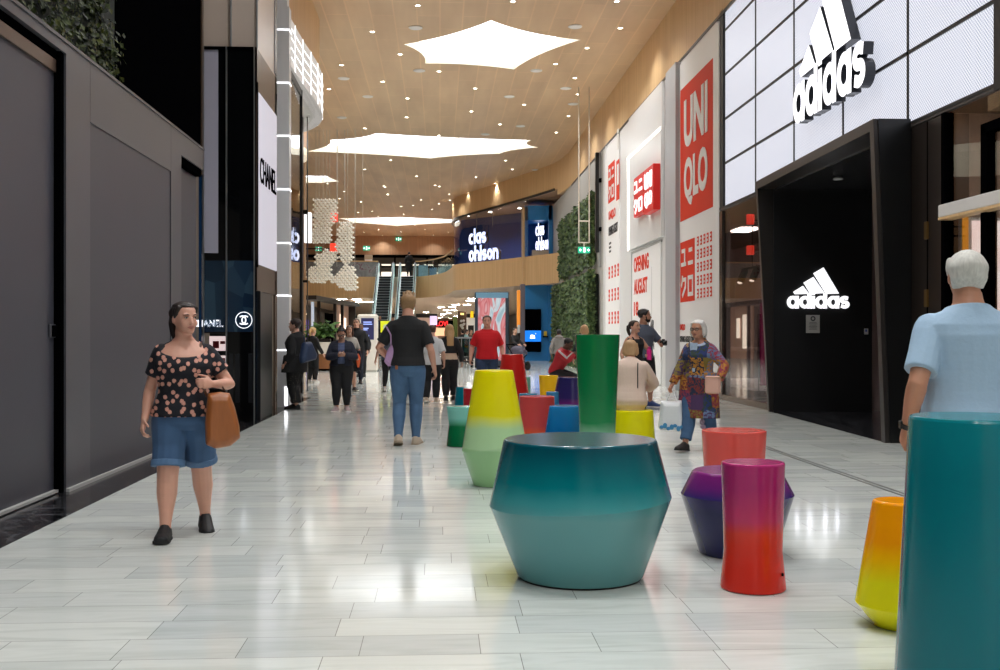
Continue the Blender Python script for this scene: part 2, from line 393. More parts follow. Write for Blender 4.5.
# ---- ceiling with concave star openings
def star(corners, pull=.16, n=8):
    P = [onZ(x, y, ZC) for x, y in corners]; c = sum(P, V((0, 0, 0))) / len(P); out = []
    for i in range(len(P)):
        a, d = P[i], P[(i + 1) % len(P)]; m = (a + d) / 2; q = m + (c - m) * pull * 1.3
        for k in range(n):
            t = k / n; out.append(a * (1 - t) ** 2 + q * 2 * t * (1 - t) + d * t * t)
    return out
STARS = [star([(403.7, 44.4), (491, 20.4), (580.7, 40), (514, 69.6), (425, 63.7)]),
         star([(306, 151.5), (330, 140), (376, 133.3), (531.5, 140.2), (539, 147.4), (500, 153.7), (430, 158.5)], .12),
         star([(338, 218.4), (400, 217.2), (460, 219.5), (456, 222.8), (396, 226), (350, 222.5)], .10),
         star([(298, 183), (303, 175.5), (327, 176), (340, 181.5), (322, 183)], .10)]
def star2(cx, cy, sx, sy):
    a0 = [V((cx + sx * x, cy + sy * y, ZC)) for x, y in ((-1, -.2), (-.1, -1), (1, -.1), (.55, .8), (-.5, .9))]; c = V((cx, cy, ZC)); out = []
    for i in range(5):
        a, d = a0[i], a0[(i + 1) % 5]; q = (a + d) / 2; q = q + (c - q) * .25
        for k in range(8):
            t = k / 8; out.append(a * (1 - t) ** 2 + q * 2 * t * (1 - t) + d * t * t)
    return out
STARS += [star2(1.4, 17.5, 2.6, 2.6), star2(1.4, 6, 2.6, 2.8), star2(1.4, -6, 2.6, 2.8)]  # unseen skylights carried on overhead, added for the light level
outer = [V((-12, YB, ZC)), V((9.5, YB, ZC)), V((9.5, 100, ZC)), V((-12, 100, ZC))]
polys = [outer] + STARS
flat = [p for q in polys for p in q]
tri = tessellate_polygon(polys)
b = MB(); b.add(flat, [t if ((flat[t[1]] - flat[t[0]]).cross(flat[t[2]] - flat[t[0]])).z < 0 else t[::-1] for t in tri])
struct('ceiling', b, M_ceil, 'warm wood plank ceiling with star shaped skylights')
b = MB(); b.box(-12.2, 9.7, YB - .2, 172, 10.45, 10.6); struct('ceiling_roof', b, M_black, 'unseen cover slab added above the skylights')  # unseen slab added to close the top and stop light leaks
SKYLAB = ['large star shaped skylight nearest in the wood ceiling', 'wide curved skylight second along the wood ceiling', 'long thin skylight far along the ceiling above the escalators',
          'small sliver of skylight beside the round wooden drum', 'unseen star skylight over the walkway short of the big one', 'unseen star skylight over the walkway above the camera end', 'unseen star skylight at the rear of the walkway']
for q, lab in zip(STARS, SKYLAB):
    o = thing('skylight', lab, 'skylight', (0, 0, 0), group=None)
    b = MB(); n = len(q); q = [p + V((0, 0, .004)) for p in q]; up = [p + V((0, 0, .32)) for p in q]
    b.add(q + up, [(i, (i + 1) % n, (i + 1) % n + n, i + n) for i in range(n)]); b.build('reveal', M_cream, o)
    b = MB(); t = tessellate_polygon([up]); b.add(up, [k if ((up[k[1]] - up[k[0]]).cross(up[k[2]] - up[k[0]])).z < 0 else k[::-1] for k in t]); b.build('diffuser', E_sky, o)
SPOT = 400.
# ---- downlights and vents
DL = [(250 + x / 2.7, y / 2.7) for x, y in [(453, 14), (330, 85), (405, 146), (247, 175), (213, 240), (358, 220), (510, 192), (608, 238), (825, 172), (910, 129), (877, 210), (885, 254), (740, 282), (598, 300), (675, 335), (860, 313), (827, 357), (560, 373), (423, 316), (310, 346), (425, 265), (510, 365), (380, 432), (310, 457), (450, 475), (500, 500), (690, 433), (708, 457), (610, 478), (365, 505), (372, 525), (300, 545), (330, 570), (440, 555), (540, 540), (590, 520), (662, 495), (710, 3), (990, 3), (1000, 75)]]
DL += [(270 + x / 4.785, 180 + y / 4.785) for x, y in [(545, 28), (355, 55), (435, 103), (562, 67), (422, 155), (518, 173), (628, 125), (640, 163), (723, 95), (775, 140), (810, 30), (858, 67), (808, 113), (693, 215), (520, 237), (450, 250), (628, 248), (742, 237), (538, 264), (782, 264), (852, 249), (275, 17), (333, 88)]]
proto = None
for px, py in DL:
    p = onZ(px, py, ZC)
    if proto is None:
        dproto = proto = o = thing('downlight', 'small round downlight set in the wood plank ceiling', 'ceiling light', p, group='round downlights in the wood ceiling')
        b = MB(); b.lathe([(.085, 0), (.09, -.012), (.063, -.016), (.06, -.004)], 16); b.build('trim_ring', M_whitep, o)
        b = MB(); b.lathe([(.06, -.003), (.06, -.008), (.025, -.012)], 16); b.build('lamp', E_down, o)
        sl = bpy.data.lights.new('downlight_beam', 'SPOT'); sl.energy = SPOT * (1. if p.y < 999 else .5); sl.spot_size = radians(125); sl.spot_blend = .8; sl.shadow_soft_size = .12; sl.color = (.97, .985, 1)
        so = bpy.data.objects.new('downlight_beam', sl); COL.objects.link(so); so.parent = o; so.location = (0, 0, -.03)
    else:
        r = dup(proto, p)
        if p.y > 44 or (px > 505 and py > 165) or p.x > 4.4:
            for c in r.children:
                if c.type == 'LIGHT': c.data = c.data.copy(); c.data.energy = SPOT * (.8 if p.x > 4.4 else .5 if py < 165 or px < 505 else .12)
for y in (-9, -4, 1, 6, 11, 15.5):  # unseen rows carried on overhead, added to light the near floor
    for x in (-1.8, 1.2, 3.9): dup(dproto, V((x + .3 * sin(y), y, ZC)))
proto = None
for x, y in [(447, 74), (878, 71), (773, 190), (457, 190), (253, 211), (700, 260), (318, 260), (853, 238), (872, 280), (248, 317), (635, 362), (770, 458), (730, 340)]:
    p = onZ(250 + x / 2.7, y / 2.7, ZC)
    if proto is None:
        proto = o = thing('ceiling_speaker', 'flat round pale speaker disc flush in the wood ceiling', 'speaker', p, group='round speaker discs in the ceiling')
        b = MB(); b.lathe([(.19, 0), (.20, -.015), (.17, -.03)], 20); b.build('rim', M_whitep, o)
        b = MB(); b.lathe([(.165, -.028), (.155, -.034), (.07, -.036)], 20); b.build('grille', M_whitep, o)
    else: dup(proto, p)
# ---- right-hand upper fascia
P = [(6.1, YB), (6.1, 20), (6.1, 40), (6.1, 49)] + curve_path([(6.1, 50), (5.75, 53), (4.6, 56.6), (2.9, 61.3), (1.6, 64.7), (1.0, 66.7), (.8, 69.5), (1.4, 73), (3.5, 75.5), (9.4, 76.5)], 8)
b = MB(); wall_path(b, P[:12], -.25, 8.40, ZC); wall_path(b, P[11:], -.25, 8.70, ZC); struct('wall_right_upper', b, M_wood, 'curving wood fascia under the ceiling on the right', angle=40)
i0 = 4 + 8
b = MB(); wall_path(b, offset(P[i0:], .03), -.06, 8.66, 8.78); struct('trim_3', b, M_blacks, 'thin dark line along the curved fascia bottom', angle=40)
b = MB(); wall_path(b, offset(P[:4], .012), -.02, 8.33, 8.40); struct('trim_4', b, M_blacks, 'thin black strip under the right fascia')  # black strip along the lower edge of the fascia
b = MB(); b.box(6.1, 9.5, YB, 8, 0, 8.4); struct('wall_right_near', b, M_greyl, 'shopfront wall on the right behind the camera')
# back and outer walls
b = MB(); b.box(-12, 9.5, YB - .2, YB, 0, ZC); struct('wall_rear', b, M_whitep, 'rear wall behind the camera')
b = MB(); b.box(-12.2, -12, YB, 172, 0, ZC); struct('wall_left_outer', b, M_dbrown)
b = MB(); b.box(9.5, 9.7, YB, 172, 0, ZC); struct('wall_right_outer', b, M_dbrown)
# ---- left hoarding
b = MB()
b.box(XL - .3, XL, YB, 9.66, 3.91, 4.0); b.box(XL - .3, XL - .08, YB, 9.66, 0, 3.91, 1)
b.box(XL - .3, XL, 9.66, 10.31, 0, 4.0, 2); b.box(XL - .3, XL, 10.315, 13.35, 3.43, 4.0, 2); b.box(XL - .3, XL - .012, 10.315, 13.35, 0, 3.43, 1)
b.box(XL - .3, XL, 13.355, 13.88, 0, 4.0, 2); b.box(XL - .3, XL, 13.88, 15.15, 3.72, 4.0, 2); b.box(XL - .3, XL - .1, 13.88, 15.15, 0, 3.72, 1)
b.box(XL - .08, XL - .05, YB, 9.66, 3.84, 3.91, 3); b.box(XL - .08, XL - .02, 9.58, 9.66, 0, 3.91, 3); b.box(XL - .1, XL - .02, 13.88, 15.1, 3.62, 3.72, 3)
b.box(XL - .3, XL + .012, YB, 15.17, 4.0, 4.03, 2)
struct('wall_left', b, [M_hoardm, M_hoard, M_hoardm, M_black], 'tall dark grey hoarding wall on the left')
b = MB(); b.box(XL - .08, XL - .055, YB, 9.57, 3.72, 3.83); struct('trim_5', b, M_bronze, 'bronze strip over the grey hoarding door')
b = MB(); b.box(XL - .08, XL - .04, YB, 9.6, 0.01, .035); b.box(XL, XL + .03, 9.66, 15.15, .0, .03); struct('baseboard_left', b, M_greyl, 'pale seal strip at the foot of the hoarding')
o = thing('door_latch', 'small dark square latch on the near grey hoarding panel', 'latch', onX(52, 331, XL - .08))
b = MB(); b.bbox(-.0, .02, -.09, .06, -.06, .06, .006); b.build('plate', M_hoardm, o); b = MB(); b.bbox(.02, .03, -.06, .05, -.05, .05, .004); b.build('pull', M_black, o)
b = MB(); b.box(-4.3, -3.9, YB, 16.85, 4.0, ZC); struct('wall_left_upper', b, M_black, 'matt black wall above the grey hoarding')
b = MB(); b.box(-3.89, -3.72, 12.4, 16.75, 4.03, ZC); b.box(-3.9, -3.70, 16.75, 16.85, 3.9, ZC, 1); struct('wall_left_black', b, [M_black, M_bronze], 'black panel beside the hanging plants')
b = MB(); b.box(-4.0, -3.3, YB, 9.5, 9.0, ZC); struct('wall_left_fascia', b, M_wood)
# ---- left upper glass above the cosmetics shop, column and canopy
YS = 17.3
b = MB(); b.box(-4.3, -2.97, YS + .15, YS + .3, 6.05, ZC); b.box(-3.2, -2.97, YS + .3, 19.4, 6.05, ZC)
struct('wall_left_glazed', b, M('pinkish_panel', (196, 180, 168), .34, 0, .03, 1.), 'glossy pale panel above the black shopfront')
b = MB()
for px in (231, 257):
    p = onY(px, 30, YS + .12); b.box(p.x - .012, p.x + .012, YS + .1, YS + .15, 6.05, ZC)
b.box(-3.0, -2.95, 19.2, 19.4, 6.1, ZC); struct('trim_6', b, M_grey, 'slim metal joints in the pale glazed panel')
cx0, cx1 = onY(277, 300, 20.72).x, onY(289.2, 300, 20.72).x
b = MB(); b.box(cx0, cx1, 20.72, 21.0, 0, 7.76); b.box(cx0, cx1 - .04, 20.72, 21, 7.76, ZC)
colm = struct('column', b, M('column_grey', (232, 232, 234), .3, .1, .02, 2.), 'pale grey square column with thin light rings')
b = MB()
for py in (33, 85.5, 138, 191, 244, 296, 350):
    z = CH + (335 - py) * 20.75 / FPX; b.box(cx0 - .004, cx1 + .006, 20.712, 21.004, z - .014, z + .014)
z = .22; b.box(cx1 - .09, cx1 - .03, 20.711, 20.715, .03, .40)
b.build('light_ring', E_white, colm)
CAN = curve_path([(-3.0, 21.0), (-2.95, 23.0), (-2.86, 25.0), (-2.95, 26.8), (-3.5, 28.3), (-4.6, 29.4), (-6.2, 30)], 6)
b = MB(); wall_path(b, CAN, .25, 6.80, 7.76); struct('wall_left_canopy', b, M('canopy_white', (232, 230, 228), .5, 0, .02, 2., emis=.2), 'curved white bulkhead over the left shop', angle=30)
b = MB()
for z in (6.98, 7.17, 7.37, 7.56): wall_path(b, offset(CAN, -.012), .01, z, z + .008)
for i in range(0, len(CAN), 3): x, y = CAN[i]; b.box(x - .004, x + .016, y - .004, y + .004, 6.80, 7.76)
struct('trim_7', b, E('canopy_lines', (255, 255, 255), 1.3), 'thin light lines on the curved white bulkhead')
b = MB(); b.box(-3.9, -3.3, 21, 29, 7.76, ZC); b.box(-12, -3.3, 29, 29.3, 7.76, ZC); struct('wall_left_wood', b, M_wood, 'wood wall under the ceiling above the white bulkhead')
b = MB(); b.add([(x, y, 6.8) for x, y in CAN] + [(-6.2, 21, 6.8)], [tuple(range(len(CAN) + 1))]); struct('ceiling_shop', b, M_whitep)
GL = [(-3.05, 21.05), (-3.05, 22.2), (-3.06, 23.6), (-4.4, 24.6), (-6.2, 24.8)]
b = MB(); wall_path(b, GL, .02, 0.12, 6.8); struct('window_1', b, M_glassf, 'tall clear glass front under the white bulkhead')
b = MB(); wall_path(b, [(x + .02, y) for x, y in GL], .06, 6.66, 6.8); wall_path(b, [(x + .02, y) for x, y in GL], .06, 0, .12)
for i in (2, 3): x, y = GL[i]; b.box(x - .02, x + .03, y - .03, y + .03, .1, 6.8)
struct('trim_8', b, M_blacks, 'dark frame of the tall left glass front')
# interior of that shop
b = MB(); b.box(-6.3, -6.2, 21, 24.8, 0, 6.8); b.box(-6.2, -3.25, 21.0, 21.1, 0, 6.8); struct('wall_shop_left', b, M('shop_beige', (205, 190, 172), .5, 0, .1, 1.2))
o = thing('display_shelving', 'bright white tiered shelving inside the left glass shop', 'shelving', (-4.3, 23.2, 0))
b = MB()
for k in range(9): b.bbox(-.7, .7, -.3, .25, .5 + k * .62, .54 + k * .62, .01)
b.build('shelf', M_white, o)
b = MB()
for s in (-.7, 0, .66): b.bbox(s, s + .04, .2, .26, 0, 5.6, .01)
b.build('upright', M_steel, o)
b = MB()
for k in range(9): b.box(-.66, .66, -.31, -.30, .5 + k * .62, .535 + k * .62)
b.build('shelf_light', E('shelf_led', (255, 250, 240), 3.), o)
# dark tall mullion beyond
b = MB(); p = onY(306, 300, 26.5); x = p.x
for dx, w in ((0, .05), (.12, .03)): b.box(x + dx - .1, x + dx - .1 + w * .6, 26.5, 26.6, 0, 6.8)
b.box(x - .1, x + .03, 26.5, 26.6, 4.4, 4.5); b.box(x - .1, x + .03, 26.5, 26.6, 2.7, 2.76); struct('trim_9', b, M_blacks, 'tall dark window frame past the left glass shop')
# round wooden drum
b = MB(); b.lathe([(3.2, 7.75), (3.25, 7.8), (3.25, ZC)], 48, (-8.0, 38, 0)); struct('ceiling_drum', b, M_wood2, 'round wooden drum hanging from the ceiling', angle=40)
b = MB(); b.lathe([(3.27, 7.72), (3.29, 7.76), (3.29, 7.98), (3.26, 8.0)], 48, (-8.0, 38, 0)); struct('trim_10', b, M('drum_rim', (244, 230, 205), .5, 0, .03, 2, emis=.4), angle=40)
# ---- far end: upper gallery
ZG, ZL = 5.6, 4.1
GP = curve_path([(6.1, 54.2), (5.3, 55.8), (4.6, 57.1), (2.9, 60.4), (1.0, 63.6), (.72, 67.2), (.34, 71.5), (-.4, 74.6), (-1.3, 76.5), (-1.75, 76.9)], 6)
poly = [(9.5, 54.2)] + GP + [(-4.45, 76.9), (-12, 76.9), (-12, 172), (9.5, 172)]
b = MB(); b.prism(poly, ZG, None, 0, ZL); struct('ceiling_lower', b, M('soffit_pale', (222, 196, 176), .5, 0, .04, 1.), 'upper gallery slab with pale soffit')
b = MB(); wall_path(b, offset(GP, .03), -.02, ZL - .02, ZG + .03); b.box(-12, -4.45, 76.86, 76.9, ZL - .02, ZG + .03); struct('wall_far_fascia', b, M_wood, 'curved wood gallery front', angle=40)
b = MB(); b.box(-12, 9.5, 93, 93.3, 8.4, ZC); struct('wall_far_upper', b, M_wood2, 'wood bulkhead above the upper gallery')
b = MB(); b.box(-12, 9.5, 96, 96.2, ZG, 8.4); struct('wall_far_back', b, M('dim_shop', (84, 80, 74), .5, 0, .3, .6))
b = MB()
for x in [-11, -8.6, -6.2, -4.0, -2.6, -1.2, .4, 2.2]: b.box(x, x + .14, 92.9, 93.0, ZG, 8.4)
b.box(-12, 3, 92.9, 93, 8.15, 8.4); b.box(-12, 3, 92.9, 93, 7.3, 7.42); struct('trim_11', b, M_black, 'dark shopfront frames on the upper floor')
b = MB()
for i in range(12): b.box(-11.4 + i * 1.25, -10.6 + i * 1.25, 94, 94.4, 7.55, 7.66)
for x, w in ((-5.2, .9), (-3.6, .9), (-.3, 1.2)): b.box(x, x + w, 94.5, 94.55, 6.0, 7.0)
struct('trim_12', b, E('upper_shop_light', (255, 244, 225), 1.0, sample=False), 'lit strips inside the upper shops')
b = MB(); wall_path(b, offset(GP[28:], .02), -.02, ZG, ZG + 1.1); struct('window_2', b, M_glass, 'glass balustrade on the curved gallery')
b = MB(); wall_path(b, offset(GP[28:], .05), -.08, ZG + 1.08, ZG + 1.16); b.box(-12, -4.45, 76.82, 76.92, ZG + 1.08, ZG + 1.16); struct('trim_13', b, M_wood, 'wood handrail of the gallery')
def mat_floral():
    m, nt, bb = nodes('floral_glass'); tc = N(nt, 'ShaderNodeTexCoord'); n = N(nt, 'ShaderNodeTexNoise', Scale=1.3, Detail=5., Distortion=2.); L(nt, tc.outputs['Object'], n.inputs['Vector'])
    r = ramp(nt, [(.42, (128, 132, 134)), (.6, (150, 154, 155)), (.64, (110, 60, 84)), (.67, (150, 150, 152))]); L(nt, n.outputs['Fac'], r.inputs[0]); L(nt, r.outputs[0], bb.inputs['Base Color']); bb.inputs['Roughness'].default_value = .2; return m
b = MB(); b.box(-12, -4.45, 76.85, 76.89, ZG, ZG + 1.1); struct('window_3', b, mat_floral(), 'grey printed glass balustrade with dark floral sprigs')
b = MB(); wall_path(b, offset(P[20:-20], -.1), -.02, ZG, 8.72); struct('window_4', b, glass('gallery_glass', (240, 244, 250), .02), 'tall curved glass in front of the lit blue shop sign')
# upper right shop behind that glass
M_blue = M('shop_blue', (28, 104, 176), .4, 0, .06, 1.); M_bluel = M('portal_blue', (46, 132, 196), .35, 0, .04, 1.)
b = MB(); b.add([(.9, 68.5, ZG), (6.0, 62.2, ZG), (6.0, 62.2, 8.75), (.9, 68.5, 8.75)], [(0, 1, 2, 3)]); struct('wall_blue', b, M('deep_blue', (30, 66, 132), .4, 0, .08, .8), 'deep blue wall behind the curved gallery glass')
b = MB(); b.add([(x, y, 8.75) for x, y in P[i0:-6]] + [(9.4, 74, 8.75), (9.4, 56, 8.75)], [tuple(range(len(P[i0:-6]) + 2))]); struct('ceiling_gallery', b, M_wood2)
for x, y, e in ((4.6, 61.2, 260), (3.0, 63.2, 260), (1.7, 65.3, 200), (5.4, 62.0, 200)):
    o = thing('gallery_downlight', 'small bright downlight in the gallery soffit by the blue wall', 'ceiling light', (x, y, 8.745), group='downlights in the gallery soffit')
    b = MB(); b.lathe([(.09, 0), (.10, -.02), (.07, -.03)], 14); b.build('lamp', E_down, o)
    sl = bpy.data.lights.new('gallery_beam', 'SPOT'); sl.energy = e; sl.spot_size = radians(110); sl.spot_blend = .7; sl.shadow_soft_size = .08; sl.color = (.9, .95, 1); so = bpy.data.objects.new('gallery_beam', sl); COL.objects.link(so); so.parent = o; so.location = (0, 0, -.05)
# lower floor under the gallery
b = MB(); b.box(-12, 9.5, 170, 170.3, 0, ZL); struct('wall_far_lower', b, M('far_shop_wall', (176, 140, 116), .5, 0, .35, .45))
proto = None
LL = [(400 + x / 7.45, 290 + y / 7.45) for x, y in [(307, 127), (415, 107), (500, 107), (390, 125), (345, 150), (525, 77), (540, 62), (195, 165), (360, 172), (400, 150), (320, 180), (420, 195), (300, 205), (370, 210), (240, 185)]] + [(330 + x / 7.44, 240 + y / 7.44) for x, y in [(88, 438), (200, 440), (222, 458), (288, 458)]]
for px, py in LL:
    p = onZ(px, py, ZL)
    if proto is None:
        proto = o = thing('soffit_light', 'flat rectangular light panel in the low pale soffit', 'ceiling light', p, group='rectangular lights in the low soffit')
        b = MB(); b.box(-.34, .34, -.45, .45, -.03, .0); b.build('frame', M_whitep, o); b = MB(); b.box(-.31, .31, -.42, .42, -.034, -.03); b.build('diffuser', E('soffit_light', (255, 246, 230), 70.), o)
    else: dup(proto, p)
# ================================================================== PLANT WALLS
def mat_leaf(name, cols):
    m, nt, b = nodes(name); g = N(nt, 'ShaderNodeNewGeometry'); r = ramp(nt, [(i / (len(cols) - 1), c) for i, c in enumerate(cols)]); L(nt, g.outputs['Random Per Island'], r.inputs[0])
    L(nt, r.outputs[0], b.inputs['Base Color']); b.inputs['Roughness'].default_value = .55; b.inputs['Specular IOR Level'].default_value = .3; return m
M_leaf = mat_leaf('leaf_green', [(14, 20, 6), (34, 44, 14), (62, 72, 24), (22, 32, 12), (88, 92, 34)])
M_leaf2 = mat_leaf('garden_leaf', [(34, 48, 30), (62, 84, 48), (88, 108, 62), (50, 70, 42), (110, 128, 76)])
def leaves(mb, n, pos, nrm, size, seed=1):
    r = random.Random(seed)
    for _ in range(n):
        p = pos(r); s = size * r.uniform(.6, 1.35)
        d = V((r.gauss(0, 1), r.gauss(0, 1), r.gauss(-.5, 1))).normalized(); nn = (V(nrm) + V((r.gauss(0, .5), r.gauss(0, .5), r.gauss(.2, .5)))).normalized()
        u = (d - nn * d.dot(nn)).normalized(); w = nn.cross(u); w2 = w * s * .36
        mb.add([p, p + u * s * .5 + w2 + nn * s * .06, p + u * s, p + u * s * .5 - w2 + nn * s * .06], [(0, 1, 2, 3)])
o = thing('hanging_plants', 'dark green artificial ivy hanging above the grey hoarding', 'plants', (-3.85, 9, 4.03))
b = MB()
def pl(r):
    y = r.uniform(3.0, 12.75); x = r.betavariate(1.2, 3) * .3; z = r.uniform(0, 3.0)
    edge = 11.75 - 9 + .25 * sin(z * 5) + .12 * sin(z * 13)
    return V((x + .12, min(y - 9, edge + r.gauss(0, .06)), z))
leaves(b, 17000, pl, (1, -.3, .1), .07, 3); f = b.build('foliage', M_leaf, o); tag(f, kind='stuff')
b = MB(); b.box(.02, .12, -6, 3.6, 0, 3.0); b.build('backing', M('backing_dark', (16, 22, 12), .9, 0, .3, 5), o)
def garden(lab, y0, y1, z0, z1, dx, seed, n):
    o = thing('vertical_garden', lab, 'plants', (6.1 - dx, y0, z0))
    b = MB(); b.box(0, dx - .02, .15, y1 - y0 - .15, .1, z1 - z0 - .1); b.build('backing', M('backing_dark', (16, 22, 12), .9, 0, .3, 5), o)
    b = MB()
    def pg(r):
        y = r.uniform(0, y1 - y0); z = r.uniform(0, z1 - z0); bump = .16 * (sin(y * 2.1 + z * 1.3) * sin(z * 2.7 - y) + .6)
        return V((-bump * r.random() * .45 - .01, y, z))
    leaves(b, n, pg, (-1, -.4, .15), .17, seed)
    leaves(b, n // 12, lambda r: V((-.12 + r.uniform(-.04, .02), .02, r.uniform(0, z1 - z0))), (0, -1, .1), .17, seed + 1)
    for v in b.v: v.x = min(v.x, dx - .004)
    f = b.build('foliage', M_leaf2, o); tag(f, kind='stuff')
b = MB(); b.box(6.105, 6.4, 39.4, 57.0, 0, 8.4); struct('wall_right_concrete', b, M('pale_concrete', (176, 174, 168), .6, 0, .1, .8), 'pale grey wall above the vertical garden')
garden('upper panel of the dark green vertical garden on the right wall', 41.0, 52.6, 4.2, 6.95, .10, 5, 9000)
garden('lower larger panel of the vertical garden reaching the floor', 40.3, 54.8, .1, 3.85, .22, 9, 16000)

# ================================================================== COSMETICS SHOP (left)
o = thing('shopfront', 'black glass cosmetics shopfront with round emblem on the left', 'shopfront', (-2.97, YS, 0))
b = MB(); b.box(-1.2, 0, .25, 2.1, 5.9, 6.05); b.box(-.02, 0, .0, .05, 0, 6.05); b.box(-1.25, 0, 0, .06, 6.0, 6.05); b.build('body', M_black, o)
b = MB(); b.box(-.86, -.60, .02, .05, 2.72, 6.0); b.build('pale_panel', M('lavender_panel', (176, 174, 190), .25, 0, .05, 1.), o)
b = MB(); b.box(-.60, 0, .02, .05, 2.72, 6.0); b.box(-.82, -.02, .02, .05, 2.60, 2.72); b.build('dark_panel', M_blackg, o)
def mat_refl():  # blue-tinged reflections painted into the pane's colour
    m, nt, bb = nodes('painted_blue_reflection'); tc = N(nt, 'ShaderNodeTexCoord'); mp = N(nt, 'ShaderNodeMapping'); mp.inputs['Scale'].default_value = (2.2, 1, 1.1); L(nt, tc.outputs['Object'], mp.inputs[0])
    n = N(nt, 'ShaderNodeTexVoronoi', Scale=1.7); n.feature = 'F1'; L(nt, mp.outputs[0], n.inputs['Vector'])
    r = ramp(nt, [(0., (14, 22, 32)), (.35, (40, 62, 82)), (.5, (20, 40, 66)), (.75, (58, 84, 104)), (1., (12, 20, 30))]); L(nt, n.outputs['Color'], r.inputs[0]); L(nt, r.outputs[0], bb.inputs['Base Color']); bb.inputs['Roughness'].default_value = .05; return m
b = MB(); b.box(-.82, -.02, .02, .04, 1.45, 2.60); b.build('reflection_pane', mat_refl(), o)
b = MB(); b.box(-.46, -.02, .02, .05, .12, 1.45); b.box(-.82, 0, .0, .05, 0, .12); b.build('lower_panel', M_blackg, o)
b = MB()
for x in (-.84, -.475, -.03): b.box(x, x + .02, -.02, .02, .0, 6.05)
b.build('mullion', M_steel, o)
b = MB(); b.box(-.90, -.855, -.03, .1, 0, 6.05); b.build('blue_edge', M('blue_edge', (24, 62, 104), .2, .3, .1, 2.), o)
# display niche with header lettering and product pictures
b = MB(); b.box(-.84, -.46, .5, .55, .12, 1.5); b.box(-.84, -.46, .06, .5, 1.43, 1.5); b.box(-.48, -.46, .06, .5, .1, 1.45)
for z in (.5, .85, 1.12): b.box(-.84, -.48, .25, .5, z, z + .02)
b.build('display_niche', M_blacks, o)
b = MB(); b.box(-.84, -.55, .48, .5, 1.14, 1.38); b.box(-.84, -.55, .48, .5, .87, 1.06); b.build('lit_picture', E('product_picture', (228, 206, 206), .8), o)
for x, z, w, h in ((-.78, 1.18, .10, .12), (-.66, 1.25, .08, .05), (-.8, .90, .12, .1), (-.64, .92, .06, .1)): b = MB(); b.bbox(x, x + w, .455, .48, z, z + h, .005); b.build('product', M('lipstick_red', (168, 26, 44), .3, 0, .2, 9.), o)
text_fit('header_lettering', 'CHANEL', E_white, FF((-1.02, .04, 1.53)), .50, .115, o, .02, .02)
b = MB(); c = FF((-.19, .012, 1.64)); R0 = .13
stroke(b, arc(0, 0, R0, R0, 0, 360, 32), .012, .006, c)
for sgn in (1, -1): stroke(b, [(sgn * (x + .026), y) for x, y in arc(0, 0, .056, .066, 48, 312, 18)], .02, .006, c)
b.build('emblem', E_whites, o)
b = MB()
for x in (-.43, -.33, -.12): b.bbox(x, x + .07, .012, .02, .3, 1.1, .004)
b.build('door_seam', M('dark_seam', (30, 32, 36), .15), o)
# side face to the walkway: bronze surround, lit board, black door
b = MB(); b.box(-.02, 0.01, .05, 2.1, 5.3, 6.05); b.box(-.02, .01, .05, 2.1, 2.12, 2.62); b.box(-.02, .01, .05, .08, 2.12, 6.05); b.box(-.02, .01, 1.95, 2.1, 0, 6.05); b.build('surround', M_bronze, o)
b = MB(); b.box(-.02, .02, .06, .13, 2.5, 5.5); b.build('board_edge', M_black, o)
b = MB(); b.box(-.02, .03, .13, 2.03, 2.55, 5.35); b.build('sign_board', E('sign_board_white', (206, 204, 216), .38), o)
text_fit('sign_lettering', 'CHANEL', M_black, FL((.03, .22, 3.9)), 1.68, .42, o, 0., .012)
b = MB(); b.bbox(-.35, .04, .22, .40, 0, 2.12, .01); b.box(-.3, -.01, .40, 1.75, 0, 2.12); b.build('door', M_blacks, o)
b = MB(); b.box(-.30, -.02, .10, .20, 0, 2.1); b.build('door_side', M('blue_edge', (24, 62, 104), .2, .3, .1, 2.), o)
b = MB(); b.box(-.4, -.38, 1.4, 2.1, 0, 2.12); b.build('inner_wall', M('inner_lilac', (120, 112, 128), .4, 0, .2, 2.), o)

# ================================================================== CLOTHING STORE BEING FITTED OUT (right, white hoarding)
M_red = M('poster_red', (222, 56, 24), .6, 0, .03, 1.5, spec=.2); M_ptxt = M('poster_black', (30, 30, 32), .6); M_poster = M('poster_white', (244, 243, 242), .45, 0, .015, 1.)
b = MB(); b.box(6.105, 6.4, 23.1, 39.4, 0, 8.4); struct('wall_right_hoarding', b, M_white, 'white hoarding wall on the right')
b = MB()
b.box(5.97, 6.1, onX(675.5, 300, 5.97).y, onX(665.5, 300, 5.97).y, 0, 8.33); b.box(6.08, 6.1, onX(679.2, 300, 6.08).y, onX(678, 300, 6.08).y, 0, 8.33, 1)
struct('trim_14', b, [M('pillar_grey', (186, 188, 192), .4, .1, .03, 2.), M_grey], 'grey upright pillar on the white hoarding')
def YX(px, x=6.08): return onX(px, 300, x).y
def ZX(px, py, x=6.08): return onX(px, py, x).z
def wall_rect(b, px0, px1, pyt, pyb, x=6.08, t=.02, mi=0):
    """rectangle on the right wall; px0 is its far (left) edge and pyt / pyb are read at that edge"""
    yf, yn = YX(px0, x), YX(px1, x); zt, zb = ZX(px0, pyt, x), ZX(px0, pyb, x)
    b.box(x - t, x, yn, yf, zb, zt, mi); return yf, yn, zb, zt
